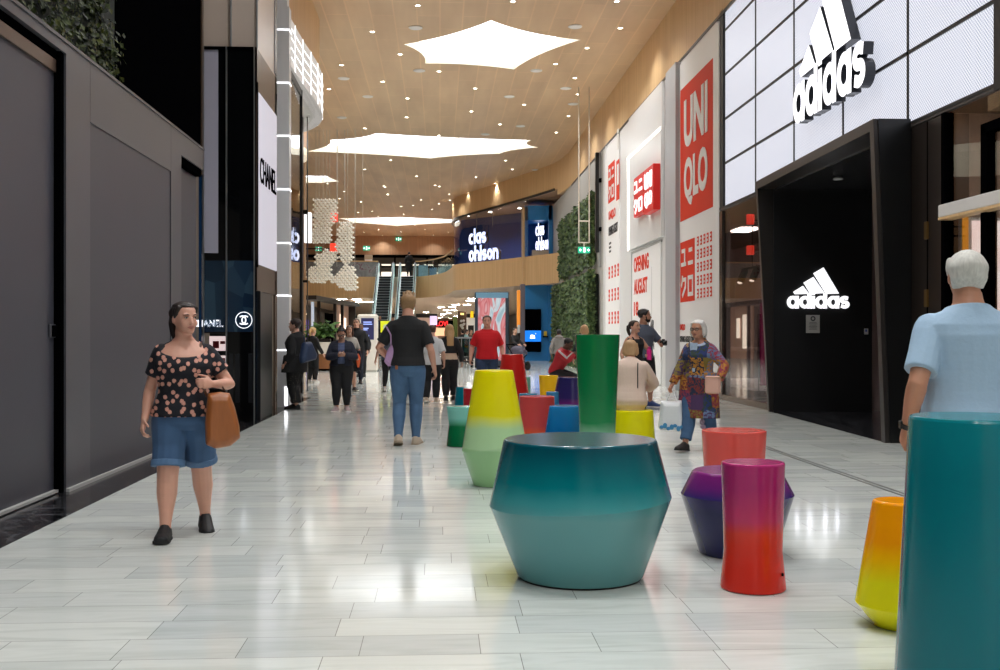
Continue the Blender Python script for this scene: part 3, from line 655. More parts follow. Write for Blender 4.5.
# right banner
yf, yn = YX(679), YX(719)
o = thing('poster', 'tall white banner with a big red square of white letters', 'poster', (6.08, (yf + yn) / 2, 0)); O = V(o.location)
def local(obj): obj.data.transform(Matrix.Translation(-O)); return obj
b = MB(); b.box(6.075, 6.1, yn, yf, .05, 8.25); local(b.build('sheet', M_poster, o))
b = MB(); a1, a0, z0, z1 = wall_rect(b, 680.5, 713, 91, 222, 6.075, .006); local(b.build('red_square', M_red, o))
w = a1 - a0; h = z1 - z0
for s, zz in (('UNI', .53), ('QLO', .09)):
    local(text_fit('letter_row', s, M_whitep, FR((6.068, a1 - w * .14, z0 + h * zz)), w * .72, h * .36, o, .035, .01))
b = MB(); a1, a0, z0, z1 = wall_rect(b, 680.5, 694.8, 243, 302.5, 6.075, .006); local(b.build('red_square', M_red, o))
b = MB(); kana(b, FR((6.068, a1, z0)), a1 - a0, z1 - z0); local(b.build('character_block', M_whitep, o))
b = MB()
for i in range(5):
    for j in range(5):
        y = YX(697.5 + j * 3.25); z = z0 + (z1 - z0) * (.03 + .205 * i); s = .15; bb = b.box(6.066, 6.074, y - s, y, z, z + .22)
local(b.build('icon_grid', M_red, o))
b = MB()
for i in range(5):
    for j in range(5):
        y = YX(697.5 + j * 3.25); z = z0 + (z1 - z0) * (.03 + .205 * i)
        for q in (.04, .13): b.box(6.060, 6.066, y - .115, y - .035, z + q, z + q + .045)
local(b.build('icon_holes', M_whitep, o))
z = ZX(680.5, 327); local(text_fit('small_red_line', 'UNIQLO', M_red, FR((6.07, YX(680.5), ZX(680.5, 331))), .55, .17, o, .02, .006))
local(text_fit('small_line', 'OPENING AUGUST COME AND LOOK INSIDE', M_ptxt, FR((6.07, YX(680.5), ZX(680.5, 342))), 2.6, .15, o, .01, .006))
# centre: raised panel with light line
yf, yn = YX(628, 6.0), YX(661, 6.0); zb, zt = ZX(628, 251, 6.0), ZX(628, 158, 6.0)
o = thing('feature_board', 'white raised wall panel edged by a bright light line', 'panel', (6.0, (yf + yn) / 2, zb)); O = V(o.location)
b = MB(); b.box(6.0, 6.1, yn, yf, zb, zt); b.box(6.02, 6.1, yn, yf, zt, 8.3); local(b.build('panel', M_white, o))
b = MB(); b.box(5.97, 6.0, yf - .16, yf, zb, zt); b.box(5.97, 6.0, yn, yf, zt - .07, zt); local(b.build('light_line', E('light_line', (255, 248, 238), 1.5), o))
for lab, pa, pb, ya, yb2, tx in (('lit red box sign with white block characters above the door', 633.8, 643.2, 179, 218, 0), ('lit red box sign with white block letters beside the character sign', 643.6, 653.2, 171, 215, 1)):
    xs = 5.86 if tx == 0 else 5.80
    yf, yn = YX(pa, xs), YX(pb, xs); zb, zt = ZX(pa, yb2, xs), ZX(pa, ya, xs)
    o = thing('box_sign', lab, 'sign', (xs, (yf + yn) / 2, zb)); O = V(o.location)
    b = MB(); b.bbox(xs, 5.995, yn, yf, zb, zt, .01); local(b.build('case', M('sign_red', (214, 30, 24), .35, 0, .04, 2., emis=.12), o))
    if tx == 0:
        b = MB(); kana(b, FR((xs, yf, zb)), yf - yn, zt - zb, .02); local(b.build('character_block', E('sign_white', (255, 245, 245), .9), o))
    else:
        for s, q in (('UNI', .53), ('QLO', .10)): local(text_fit('letter_row', s, E('sign_white', (255, 245, 245), .9), FR((xs, yf - (yf - yn) * .12, zb + (zt - zb) * q)), (yf - yn) * .76, (zt - zb) * .36, o, .035, .02))
# door hoarding with opening date
yf, yn = YX(632.5), YX(661); zt = ZX(632.5, 254)
o = thing('poster', 'white door board with red opening date lettering', 'poster', (6.08, (yf + yn) / 2, 0)); O = V(o.location)
b = MB(); b.box(6.07, 6.1, yn, yf, .05, zt); local(b.build('sheet', M_poster, o))
b = MB(); b.box(6.05, 6.1, yf, yf + .08, 0, zt + .05); b.box(6.05, 6.1, yn - .1, yf + .08, zt, zt + .06); local(b.build('edge_trim', M_greyl, o))
for s, ya, yb2, w in (('OPENING', 258, 273, 2.35), ('AUGUST', 280, 295, 2.15), ('18', 302, 316, .75)):
    z0, z1 = ZX(634.4, yb2), ZX(634.4, ya); local(text_fit('date_line', s, M_red, FR((6.066, YX(634.4), z0)), w, z1 - z0, o, .03, .006))
for s, y2, w in (('DIGITAL AR', 331, 2.2), ('WE DESIGN', 349, 2.2), ('MADE FOR YOU', 365, 2.3)):
    z0 = ZX(645, y2); local(text_fit('small_line', s, M_ptxt, FR((6.066, YX(640), z0)), w, .32, o, .02, .006))
b = MB(); y = YX(652); b.box(6.066, 6.07, y - .01, y + .01, .1, zt - .6); local(b.build('door_joint', M_greyl, o))
# left banner
yf, yn = YX(606.5), YX(619.5)
o = thing('poster', 'narrow white banner with red characters beside the vertical garden', 'poster', (6.08, (yf + yn) / 2, 0)); O = V(o.location)
b = MB(); b.box(6.07, 6.1, yn, yf, .05, 8.2); b.box(6.05, 6.1, yf, yf + .1, 0, 8.3); local(b.build('sheet', M_poster, o))
b = MB(); a1, a0, z0, z1 = wall_rect(b, 608.4, 614.8, 166, 204, 6.07, .006); c1, c0, _, _ = wall_rect(b, 616.4, 619.4, 161.5, 201, 6.07, .006); local(b.build('red_square', M_red, o))
b = MB(); kana(b, FR((6.062, a1, z0)), a1 - a0, z1 - z0); local(b.build('character_block', M_whitep, o))
for k in range(2): b = MB(); b.box(6.055, 6.062, c0 + .06, c1 - .2, z0 + .4 + k * 1.2, z0 + 1.1 + k * 1.2); local(b.build('letter_bar', M_whitep, o))
local(text_fit('red_line', 'UNIQLO', M_red, FR((6.066, YX(609), ZX(609, 222))), 1.5, .36, o, .03, .006))
local(text_fit('small_line', 'OPENING AUGUST', M_ptxt, FR((6.066, YX(609), ZX(609, 236.5))), 1.95, .33, o, .02, .006))
for k in range(3): local(text_fit('tiny_line', ('COME IN', 'FIND US', 'TODAY')[k], M_ptxt, FR((6.066, YX(609.5), ZX(609.5, 245 + k * 4))), .45, .08, o, .01, .006))
b = MB(); h = MB()
for i in range(4):
    for j in range(4):
        y = YX(609 + j * 2.95); z = ZX(609, 279 + i * 22.5); b.box(6.062, 6.07, y - .27, y, z, z + .42)
        for q in (.08, .24): h.box(6.056, 6.062, y - .2, y - .07, z + q, z + q + .08)
local(b.build('icon_grid', M_red, o)); local(h.build('icon_holes', M_whitep, o))
# projecting panel
YP = 39.9; pa = onY(595.5, 153, YP); pb = onY(605, 267, YP)
o = thing('projecting_sign', 'grey panel with black edge projecting from the right wall', 'panel', (pa.x, YP, pb.z))
W = 6.1 - pa.x; H = pa.z - pb.z
b = MB(); b.bbox(.12, W, 0, .12, 0, H, .01); b.build('panel', M('panel_concrete', (150, 150, 148), .5, 0, .1, 1.2), o)
b = MB(); b.bbox(0, .13, -.04, .16, .55, H + .02, .01); b.build('edge', M_blacks, o)
for z in (1.35, 3.2): b = MB(); b.bbox(.13, .24, -.10, 0, z, z + .16, .01); b.build('bracket', M_black, o)

# ================================================================== SPORTS STORE (right)
FXF = 6.14; Y0F = 22.57; DYF = 2.243; DZF = .955; Z0F = 4.15
b = MB(); b.box(6.2, 6.5, 8.0, 23.05, 4.12, 8.4); struct('wall_right_sports', b, M('frame_brown', (46, 38, 33), .4, .2, .1, 2.), 'dark frame behind the illuminated facade')
def mat_lightbox():
    m, nt, b = nodes('perforated_lightbox'); tc = N(nt, 'ShaderNodeTexCoord'); sp = N(nt, 'ShaderNodeSeparateXYZ'); L(nt, tc.outputs['Object'], sp.inputs[0])
    def wave(o1, o2, k):
        a = N(nt, 'ShaderNodeMath', operation='MULTIPLY_ADD'); L(nt, o1, a.inputs[0]); a.inputs[1].default_value = 1.; L(nt, o2, a.inputs[2])
        s = N(nt, 'ShaderNodeMath', operation='MULTIPLY'); L(nt, a.outputs[0], s.inputs[0]); s.inputs[1].default_value = k
        t = N(nt, 'ShaderNodeMath', operation='SINE'); L(nt, s.outputs[0], t.inputs[0]); return t.outputs[0]
    ng = N(nt, 'ShaderNodeMath', operation='MULTIPLY'); L(nt, sp.outputs['Z'], ng.inputs[0]); ng.inputs[1].default_value = -1.
    a = wave(sp.outputs['Y'], sp.outputs['Z'], 62.); c = wave(sp.outputs['Y'], ng.outputs[0], 62.)
    mu = N(nt, 'ShaderNodeMath', operation='MULTIPLY'); L(nt, a, mu.inputs[0]); L(nt, c, mu.inputs[1])
    r = ramp(nt, [(.0, (252, 253, 255)), (.25, (236, 238, 248)), (.7, (150, 156, 182))]); ab = N(nt, 'ShaderNodeMath', operation='ABSOLUTE'); L(nt, mu.outputs[0], ab.inputs[0]); L(nt, ab.outputs[0], r.inputs[0])
    L(nt, r.outputs[0], b.inputs['Emission Color']); b.inputs['Emission Strength'].default_value = .80; b.inputs['Base Color'].default_value = rgb(120, 124, 135); b.inputs['Roughness'].default_value = .4; return m
M_lb = mat_lightbox()
o = thing('illuminated_facade', 'wall of white perforated light boxes above the black portal', 'light wall', (FXF, Y0F, Z0F))
b = MB()
for k in range(6): b.box(-.012, .06, -k * DYF - .022, -k * DYF + .022, -.0, 4.3)
for k in range(6): z = k * DZF; b.box(-.012, .06, -5 * DYF, .3, z - .022, z + .022)
b.box(-.04, .06, 0, .32, 0, 4.3); b.box(-.05, .06, -5 * DYF - .4, -5 * DYF, -.06, 4.3); b.box(-.05, .1, -5 * DYF, .32, -.02, .02); b.build('grid_frame', M('grid_dark', (38, 36, 36), .5, .2, .2, 4.), o)
pm = None
for k in range(5):
    for j in range(5):
        z1 = min((j + 1) * DZF - .03, 4.2)
        if z1 - j * DZF < .15: continue
        b = MB(); b.box(.0, .04, -(k + 1) * DYF + .03, -k * DYF - .03, j * DZF + .035, z1); b.build('light_box', M_lb, o)
# big raised sign: three bars over the word
def stripes_logo(parent, fr, u, t, mat, side=None, z0=0.):
    """u = metres per x-height; bars over lettering"""
    S = [[(42, 108), (107, 148), (150, 95), (55, 92)], [(113, 170), (178, 208), (255, 100), (160, 95)], [(180, 233), (247, 272), (353, 97), (267, 95)]]
    for q in S:
        b = MB(); b.prism([(x / 85 * u, (y + 3) / 85 * u) for x, y in q], t, fr, 0, z0)
        o = b.build('bar', [mat] + ([side] if side else []), parent)
        if side: split_side(o, fr)
    b = MB(); w = 4.88
    f2 = fr @ Matrix.Diagonal((u, u, 1, 1)); word(b, 'adidas', .27, t, f2, .045, 1.2, .93, z0)
    o = b.build('lettering', [mat] + ([side] if side else []), parent)
    if side: split_side(o, fr)
def split_side(o, fr):
    n = (fr.to_3x3() @ V((0, 0, 1))).normalized()
    iv = fr.inverted(); zs = [(iv @ v.co).z for v in o.data.vertices]; m = max(zs) - 1e-3
    for p in o.data.polygons:
        if min(zs[i] for i in p.vertices) < m: p.material_index = 1
yl = onX(793, 126.5, 5.93); 
o = thing('raised_sign', 'large raised white sign with three slanted bars on the light wall', 'sign', (5.93, yl.y, yl.z))
M_side = M('sign_side', (52, 54, 60), .25, .3, .1, 3.)
E_face = E('sign_face', (250, 250, 255), .85)
yr = onX(867, 86, 5.93); u = (yl.y - yr.y) / 5.1
stripes_logo(o, FR((.15, 0, 0)) @ Matrix.Diagonal((1, 1.08, 1, 1)), u, .15, E_face, M_side)
b = MB(); 
for y in (-.8, -1.9): b.box(.14, .19, y, y + .06, .3, .36); b.box(.14, .19, y, y + .06, 1.5, 1.56)
b.build('stand_off', M_blacks, o)
# entrance portal
o = thing('entrance_portal', 'deep black box portal with slanted grey edge on the right', 'portal', (6.0, 16.26, 0))
yn, yf, zt = 13.43 - 16.26, 19.09 - 16.26, 4.2; xi = 1.88
XBn, XTn, XBf, XTf = 5.76 - 6.0, 5.60 - 6.0, 5.99 - 6.0, 5.76 - 6.0
def xat(y, z): u = (y - yn) / (yf - yn); v = z / zt; return (XBn + (XBf - XBn) * u) * (1 - v) + (XTn + (XTf - XTn) * u) * v
def slab(b, y0, y1, dx=0., x1=.08, z0=0., z1=None):
    z1 = z1 or zt
    vs = [(xat(y0, z0) + dx, y0, z0), (xat(y1, z0) + dx, y1, z0), (x1, y1, z0), (x1, y0, z0), (xat(y0, z1) + dx, y0, z1), (xat(y1, z1) + dx, y1, z1), (x1, y1, z1), (x1, y0, z1)]
    b.add(vs, [(3, 2, 1, 0), (4, 5, 6, 7), (0, 1, 5, 4), (1, 2, 6, 5), (2, 3, 7, 6), (3, 0, 4, 7)])
b = MB(); slab(b, yf - .10, yf); slab(b, yn, yn + .13); slab(b, yn + .13, yf - .10, 0, .08, 4.06)
b.build('edge_frame', M('portal_edge', (58, 54, 52), .35, .4, .1, 3.), o)
b = MB(); slab(b, yn - .02, yn, .06, .09); b.build('outer_side', M_blacks, o)
b = MB(); b.box(.06, xi, yf - .14, yf - .04, 0, 4.05); b.build('inner_panel', M('portal_black', (20, 20, 22), .5, 0, .15, 1.5), o)
b = MB(); b.box(.08, xi + 1, yn, yf, 4.04, 4.08); b.build('soffit', M('portal_soffit', (44, 44, 46), .22, 0, .1, 2.), o)
b = MB(); b.box(.09, xi, yn, yn + .08, 0, 4.03); b.build('inner_side', M_blacks, o)
b = MB(); b.add([(xat(yn, 0) + .02, yn + .13, .005), (2.9, yn + .13, .005), (2.9, yf - .14, .005), (xat(yf, 0) + .02, yf - .14, .005)], [(0, 1, 2, 3)]); b.build('marble_floor', M_bmar, o)
b = MB(); p = onY(858, 173, 18.0); b.lathe([(.0, .05), (.05, .04), (.08, .02), (.08, 0)], 16, (.6, 1.0, 3.98)); b.build('smoke_detector', M_white, o)
YPn = 19.09 - .15
pl0 = onY(787, 308.5, YPn - .01); pr0 = onY(849.5, 308.5, YPn - .01)
o = thing('wall_sign', 'glowing white three bar sign on the black portal wall', 'sign', (pl0.x, YPn, pl0.z))
stripes_logo(o, FF((0, 0, 0)), (pr0.x - pl0.x) / 5.02, .03, E('small_sign', (252, 252, 255), .95))
p = onY(806, 333, YPn); q = onY(819.5, 315, YPn)
o = thing('notice', 'small pale notice under the glowing bar sign', 'notice', (p.x, YPn, p.z)); w, h = q.x - p.x, q.z - p.z
b = MB(); b.box(0, w, -.012, 0, 0, h); b.build('plate', M('notice_grey', (186, 184, 180), .4, 0, .03, 4.), o)
b = MB(); stroke(b, arc(w / 2, h * .8, .035, .035, 0, 360, 16), .025, .004, FF((0, -.012, 0)))
for k in range(6): b.box(w * (.2 + .04 * (k % 2)), w * (.8 - .04 * (k % 2)), -.015, -.012, h * (.2 + .075 * k), h * (.225 + .075 * k))
b.build('print', M('notice_print', (80, 80, 82), .6), o)
p = onY(864, 334.5, YPn); q = onY(868, 328.5, YPn)
o = thing('switch_plate', 'tiny white and blue plate near the inner edge of the portal', 'switch', (p.x, YPn, p.z)); w, h = q.x - p.x, q.z - p.z
b = MB(); b.bbox(0, w, -.02, 0, 0, h, .004); b.build('plate', M_white, o); b = MB(); b.bbox(w * .2, w * .6, -.026, -.02, h * .45, h * .85, .003); b.build('button', M('button_blue', (40, 90, 190), .4), o)
# sports store interior beyond the sliver
b = MB(); b.box(9.3, 9.4, 11, 33, 0, 4.1); b.box(7.9, 9.3, 19.16, 19.3, 0, 4.05); b.box(6.45, 9.4, 33, 33.2, 0, 4.1); b.box(6.41, 6.44, 23.2, 33, 0, 4.1); struct('wall_right_shop', b, M('shop_grey_pink', (184, 164, 162), .5, 0, .25, .7), 'interior wall of the sports store')
b = MB(); b.box(6.1, 9.5, 8, 23.1, 4.1, 4.14); b.box(6.41, 9.5, 23.1, 33.2, 4.1, 4.14); struct('ceiling_sports', b, M('shop_ceiling', (90, 84, 82), .6), 'dark ceiling inside the right shops')
b = MB()  # glowing panels added to brighten the shop interiors
for y in (15.5, 20.8, 23.6, 26.6, 30): b.box(7.5, 8.0, y - .5, y + .5, 4.06, 4.1)
b.box(6.7, 7.5, 10.2, 11.0, 4.06, 4.1)
struct('ceiling_fill_panel', b, E('shop_fill_glow', (255, 246, 240), 14.), 'glowing panels added to brighten the right shops')
# shop window beside the portal
b = MB(); b.box(6.12, 6.14, 19.12, 23.1, .12, 4.08); struct('window_5', b, glass('shop_glass_pink', (206, 200, 199), .10), 'shop window between the white banner and the black portal')
b = MB(); b.box(6.085, 6.18, 19.12, 23.1, 0, .12); b.box(6.085, 6.18, 22.6, 23.1, .12, 4.08); struct('trim_15', b, M('mirror_trim', (120, 110, 104), .12, .8, .05, 2.), 'metal foot and edge of the shop window')
o = thing('display_plinth', 'low white plinth behind the shop window glass', 'plinth', (7.55, 24.4, 0))
b = MB(); b.bbox(-.6, .6, -1.3, 1.3, 0, .16, .01); b.build('base', M_grey, o); b = MB(); b.bbox(-.6, .6, -1.3, 1.3, .16, .34, .02); b.build('top', M('plinth_white', (236, 232, 226), .3, 0, .03, 2., emis=.2), o)
o = thing('shop_counter', 'grey pink counter deep inside the shop window', 'counter', (8.0, 27.3, 0))
b = MB(); b.bbox(-.4, .4, -1.3, 1.3, 0, 1.0, .02); b.build('body', M('counter_mauve', (134, 112, 114), .5), o); b = MB(); b.bbox(-.45, .45, -1.35, 1.35, 1.0, 1.08, .02); b.build('worktop', M('counter_top', (188, 172, 170), .3), o)
text_fit('counter_lettering', 'ALL TOGETHER', M('mauve_text', (92, 74, 78), .5), FR((-.4, 1.1, .66)), 2.0, .16, o, .02, .006)
o = thing('banner_strip', 'narrow magenta banner standing inside the shop window', 'banner', (7.22, 22.75, 0))
b = MB(); b.bbox(-.25, .35, -.02, .02, .3, 2.1, .01); b.build('cloth', M('magenta_cloth', (176, 24, 104), .6, 0, .15, 3., emis=.2), o); b = MB(); b.tube([(-.28, 0, 0), (-.28, 0, 2.15)], .015); b.bbox(-.4, .4, -.1, .1, 0, .03, .01); b.build('stand', M_steel, o)
o = thing('video_screen', 'small yellow and dark video panel inside the shop window', 'screen', (7.85, 31.5, 1.0))
b = MB(); b.bbox(-.06, 0, -.35, .35, 0, 1.3, .01); b.build('case', M_black, o); b = MB(); b.box(-.07, -.06, -.3, .3, .06, 1.24); b.build('screen', E('yellow_screen', (150, 150, 70), .6, .4), o)
o = thing('track_light', 'black track with two spotlight heads in the shop window', 'spotlight', (6.66, 22.3, 2.82))
b = MB(); b.box(-.02, .02, -1.2, .75, 0, .04); b.tube([(0, 0, .04), (0, 0, 1.15)], .012); b.build('track', M_black, o)
for y in (.55, -.35):
    b = MB(); b.tube([(0, y, -.02), (-.08, y + .02, -.22)], .075, 14); b.build('head', M_black, o); b = MB(); b.ell((-.10, y + .03, -.27), .06, .06, .03); b.build('lens', E('spot_lens', (255, 240, 220), 3.), o)
# dark side panels then glass near the camera
b = MB(); b.box(6.1, 6.4, 12.5, 13.41, 0, 4.08); b.box(6.095, 6.1, 12.95, 12.97, 0, 4.08, 1); struct('wall_right_dark', b, [M_dbrown, M_black], 'dark brown panel wall beside the portal')
b = MB(); 
for z in (.9, 1.75, 2.6): b.bbox(6.07, 6.1, 12.92, 13.0, z, z + .22, .005)
struct('trim_16', b, M('brass', (150, 116, 70), .3, .8, .1, 3.), 'brass hinges on the dark panel wall')
b = MB(); b.box(6.12, 6.14, 8.0, 12.5, .12, 4.08); struct('window_6', b, M_glassf, 'near shop window at the right edge')
b = MB(); b.box(6.06, 6.2, 8, 12.55, 0, .12); b.box(6.06, 6.2, 12.44, 12.52, 0, 4.08); b.box(6.06, 6.2, 11.48, 11.58, .12, 3.72); b.box(6.06, 6.2, 8, 11.58, 3.66, 3.76); struct('trim_17', b, M_black, 'black frame of the near shop window')
b = MB(); b.box(6.9, 7.0, 12.6, 12.62, 0, 4.1); b.box(6.2, 9, 12.56, 12.6, 0, 4.1, 1); b.box(8.9, 9, 8, 12.6, 0, 4.06, 1); struct('wall_right_display', b, [M_dbrown, M('display_tan', (186, 160, 144), .5, 0, .15, 1.)], 'tan inside wall of the near shop window')
o = thing('light_poster', 'bright pink and white light poster with an orange edge at the right', 'poster', (6.2, 12.28, 1.2))
def mat_pinkposter():
    m, nt, bb = nodes('pink_poster'); tc = N(nt, 'ShaderNodeTexCoord'); n = N(nt, 'ShaderNodeTexNoise', Scale=1.4, Detail=3.); L(nt, tc.outputs['Object'], n.inputs['Vector'])
    r = ramp(nt, [(.3, (255, 252, 250)), (.5, (250, 214, 206)), (.62, (255, 240, 236)), (.75, (206, 120, 120))]); L(nt, n.outputs['Fac'], r.inputs[0]); L(nt, r.outputs[0], bb.inputs['Emission Color']); bb.inputs['Emission Strength'].default_value = 1.7; return m
b = MB(); b.bbox(0, 1.7, 0, .1, 0, 1.6, .01); b.build('case', M_white, o); b = MB(); b.box(.12, 1.66, -.01, 0, .04, 1.56); b.build('image', mat_pinkposter(), o)
b = MB(); b.box(0, .07, -.02, .0, 0, 1.6); b.build('orange_edge', E('orange_edge', (236, 150, 20), .8), o)
o = thing('display_beam', 'pale grey ledge along the near shop window at the right edge', 'beam', (5.94, 12.35, 2.80))
b = MB(); b.bbox(0, .17, -4.2, .0, 0, .15, .01); b.build('beam', M('beam_grey', (190, 186, 182), .4, 0, .04, 2., emis=.15), o); b = MB(); b.box(0, .17, -4.2, 0, -.03, 0); b.build('underside', M_wood, o)
o = thing('lamp_rail', 'cluster of white tube lamps hanging inside the near window', 'lamp', (7.0, 11.2, 2.2))
b = MB()
for k in range(4): b.tube([(-.1 + k * .16, k * .1, 0), (-.1 + k * .16, k * .1, 1.2)], .02, 8)
b.build('tube_lamp', E('tube_lamp', (255, 252, 245), 3.), o); b = MB()
for k in range(5): b.box(-.2, .5, 0, .3, .1 + k * .25, .12 + k * .25)
b.build('rack', M_steel, o); b = MB(); b.tube([(.15, .15, 1.2), (.15, .15, 1.9)], .01); b.build('rod', M_black, o)

# ================================================================== BLUE SHOP AT THE FAR RIGHT
o = thing('shop_portal', 'tall blue shop portal at the end of the plant wall', 'portal', (4.6, 57.2, 0))
xw = 6.05 - 4.6; d = 2.35
b = MB(); b.box(-.02, .15, -.1, d + .1, 4.1, 8.3); b.box(1.28, 1.49, -.1, .3, 0, 8.4); b.box(1.6, 1.62, .3, d + .1, 4, 8.4); b.box(-.02, xw, -.1, d + .1, 7.62, 8.4); b.box(.0, 1.28, -.05, .5, 4.1, 4.55)
b.box(.0, 1.28, .0, .5, 0, 4.1); b.build('frame', M_bluel, o)
b = MB(); b.box(.15, 1.6, d, d + .1, 4.5, 7.7); b.build('recess', M_blue, o)
b = MB(); b.bbox(.38, 1.28, -.02, .7, 5.65, 6.0, .01); b.build('ledge', M('ledge_beige', (196, 180, 158), .5), o)
b = MB(); b.box(-.14, -.02, -.1, .9, 4.1, 8.3); b.build('wood_edge', M_wood, o)
def twin_sign(parent, fr, u, t, mat, side):
    for s, y in (('clas', 1.52), ('ohlson', 0)):
        b = MB(); word(b, s, .30, t, fr @ Matrix.Translation((0, y * u, 0)) @ Matrix.Diagonal((u, u, 1, 1)), .0, 1.4, .88)
        o2 = b.build('lettering', [mat, side], parent); split_side(o2, fr)
pp = onY(537, 251, 59.1)
o = thing('shop_sign', 'small glowing white two line sign in the blue portal recess', 'sign', (pp.x, 59.1, pp.z))
twin_sign(o, frame((0, 0, 0), (.46, -.888, 0), (0, 0, 1)) @ Matrix.Diagonal((.6, 1, 1, 1)), .54, .1, E('far_sign', (225, 230, 255), 1.7), M_side)
pp = onY(471.5, 262.0, 64.6)
o = thing('shop_sign', 'large glowing white two line sign behind the curved gallery glass', 'sign', (pp.x, 64.6, pp.z))
dx = V((5.1, -6.3, 0)).normalized()
twin_sign(o, frame((0, 0, 0), (.53, -.85, 0), (0, 0, 1)), .68, .2, E('far_sign', (225, 230, 255), 1.7), M_side)
b = MB(); 
for x in (.3, 1.2): b.tube([(x, -x * 1.6 + .15, 2.0), (x, -x * 1.6 + .15, 8.70 - pp.z)], .02, 6)
b.build('hanger', M_steel, o)
pa = onY(524.6, 352, 57.0)
o = thing('screen_column', 'stack of black and blue screens on the blue portal', 'screen', (pa.x, 57.16, onY(524.6, 352, 57.1).z))
S = 57.1 / FPX
b = MB(); b.bbox(0, 16.6 * S, -.12, 0, 0, 43 * S, .01); b.build('case', M_black, o)
b = MB(); b.box(.02, 16.6 * S, -.13, -.12, 10.5 * S, 21.5 * S); b.build('blue_screen', E('blue_screen', (20, 120, 232), .9), o)
b = MB(); b.box(5.4 * S, 10.6 * S, -.14, -.13, 13.6 * S, 14.6 * S); b.box(5.8 * S, 10.2 * S, -.14, -.13, 14.6 * S, 16.6 * S); b.box(6.4 * S, 8.6 * S, -.14, -.13, 16.6 * S, 17.3 * S); b.box(10.8 * S, 11.5 * S, -.14, -.13, 17.9 * S, 18.6 * S); b.build('screen_icon', E_white, o)
o = thing('wall_box', 'small yellow box on the blue portal beside the screens', 'box', (onY(544, 336, 57).x, 57.08, onY(544, 336, 57).z))
b = MB(); b.bbox(0, .16, -.1, 0, 0, .26, .01); b.build('case', M('box_yellow', (220, 190, 60), .5), o); b = MB(); b.bbox(-.06, .22, -.14, 0, -.08, 0, .01); b.build('shelf', M_black, o)
# ================================================================== LACQUERED STOOLS AND TABLES
def rounded(prof, r=.012):
    """soften the rim and foot of a lathe profile"""
    (rb, zb), (rt, zt) = prof[0], prof[-1]
    return [(rb * .985, zb)] + [(rb, zb + .008)] + prof[1:-1] + [(rt + (prof[-2][0] - rt) * r / max(.05, zt - prof[-2][1]), zt - r), (rt - r * .3, zt - r * .25), (rt - r, zt), (rt * .6, zt), (.01, zt)]
def stool(name, label, cat, px, by, prof, stops, tilt=None, rough=.18, group=None, d=None, foot=True):
    d = d or dep(by); k = d / FPX; pr = [(hw * k, max(0, CH - (py - 335) * k)) for hw, py in prof]
    z0 = .012 if name == 'low_table' else .004; pr[0] = (pr[0][0], z0); H = pr[-1][1]
    dense = [pr[0]]
    for a, b2 in zip(pr, pr[1:]): dense += [tuple(a[i] + (b2[i] - a[i]) * t for i in range(2)) for t in (.33, .67, 1)]
    q = rounded(dense)
    o = thing(name, label, cat, at(px, d), group=group)
    tl = None
    if tilt:
        zm, s = tilt; zz = CH - (zm - 335) * k; tl = [s * max(0, 1 - abs(z - zz) / (zz if z < zz else H - zz)) if z > z0 + .01 and z < H - .02 else 0 for r, z in q]
    b = MB(); b.lathe(q, 72, (0, 0, 0), 0, tl); b.build('body', gradient(name + '_' + label.split()[0], H, stops, rough), o, angle=14)
    if foot: b = MB(); r = pr[0][0] * (.96 if name == 'low_table' else .9); b.lathe([(r, 0), (r, z0 + .004)], 48); b.build('plinth', M('plinth_black', (16, 17, 18), .6), o)
    return o
TEAL, TEALD, TEALP = (0, 116, 124), (0, 72, 86), (96, 154, 156)
stool('low_table', 'wide teal double cone table at centre with a pale lower half', 'table', 580, 576, [(63.4, 576), (90.6, 500), (76, 438.7)],
      [(0, (92, 148, 150)), (.50, TEALP), (.60, (60, 146, 150)), (.72, TEAL), (.98, TEALD), (1, (0, 84, 98))], (500, .055))
stool('tall_planter_cone', 'tall yellow cone fading to mint at its flared foot', 'stool', 494, 485, [(20.6, 485), (32, 446), (19, 370)],
      [(0, (150, 196, 140)), (.32, (152, 196, 142)), (.335, (172, 208, 160)), (.50, (172, 208, 156)), (.62, (224, 218, 20)), (1, (236, 222, 0))], (446, .14))
stool('tall_column_stool', 'tallest dark green tapered column behind the wide teal table', 'column stool', 597.5, 452, [(17.2, 452), (22.2, 334.5)],
      [(0, (190, 214, 196)), (.1, (150, 196, 166)), (.26, (20, 124, 70)), (.5, (0, 114, 62)), (1, (8, 112, 60))])
stool('tall_red_cone', 'tall dark red cone standing behind the yellow cone', 'stool', 512.5, 408, [(18.6, 408), (10.6, 354.2)], [(0, (170, 28, 26)), (1, (188, 36, 32))])
stool('round_stool', 'coral red stool with an orange foot behind the yellow cone', 'stool', 537, 437, [(18.2, 437), (17.4, 396)], [(0, (224, 110, 30)), (.14, (214, 84, 50)), (.3, (196, 68, 66)), (1, (200, 70, 68))])
stool('tapered_stool', 'bright blue tapered stool between coral stool and green column', 'stool', 566, 442, [(22.6, 442), (16.6, 405.6)], [(0, (0, 84, 140)), (.5, (14, 104, 164)), (1, (30, 120, 178))])
stool('tapered_stool', 'navy tapered stool with purple foot beside the seated man', 'stool', 572, 412, [(22, 412), (14, 377)], [(0, (130, 30, 110)), (.2, (110, 30, 100)), (.42, (44, 34, 88)), (1, (36, 32, 84))])
stool('round_stool', 'golden yellow stool in front of the man in the red jacket', 'stool', 548.5, 403, [(8.2, 403), (9.8, 375.3)], [(0, (238, 182, 20)), (1, (244, 194, 22))])
stool('round_stool', 'bright yellow seat under the woman in the cream top', 'stool', 631, 445, [(24.2, 445), (22, 409.6)], [(0, (226, 216, 20)), (1, (240, 230, 10))])
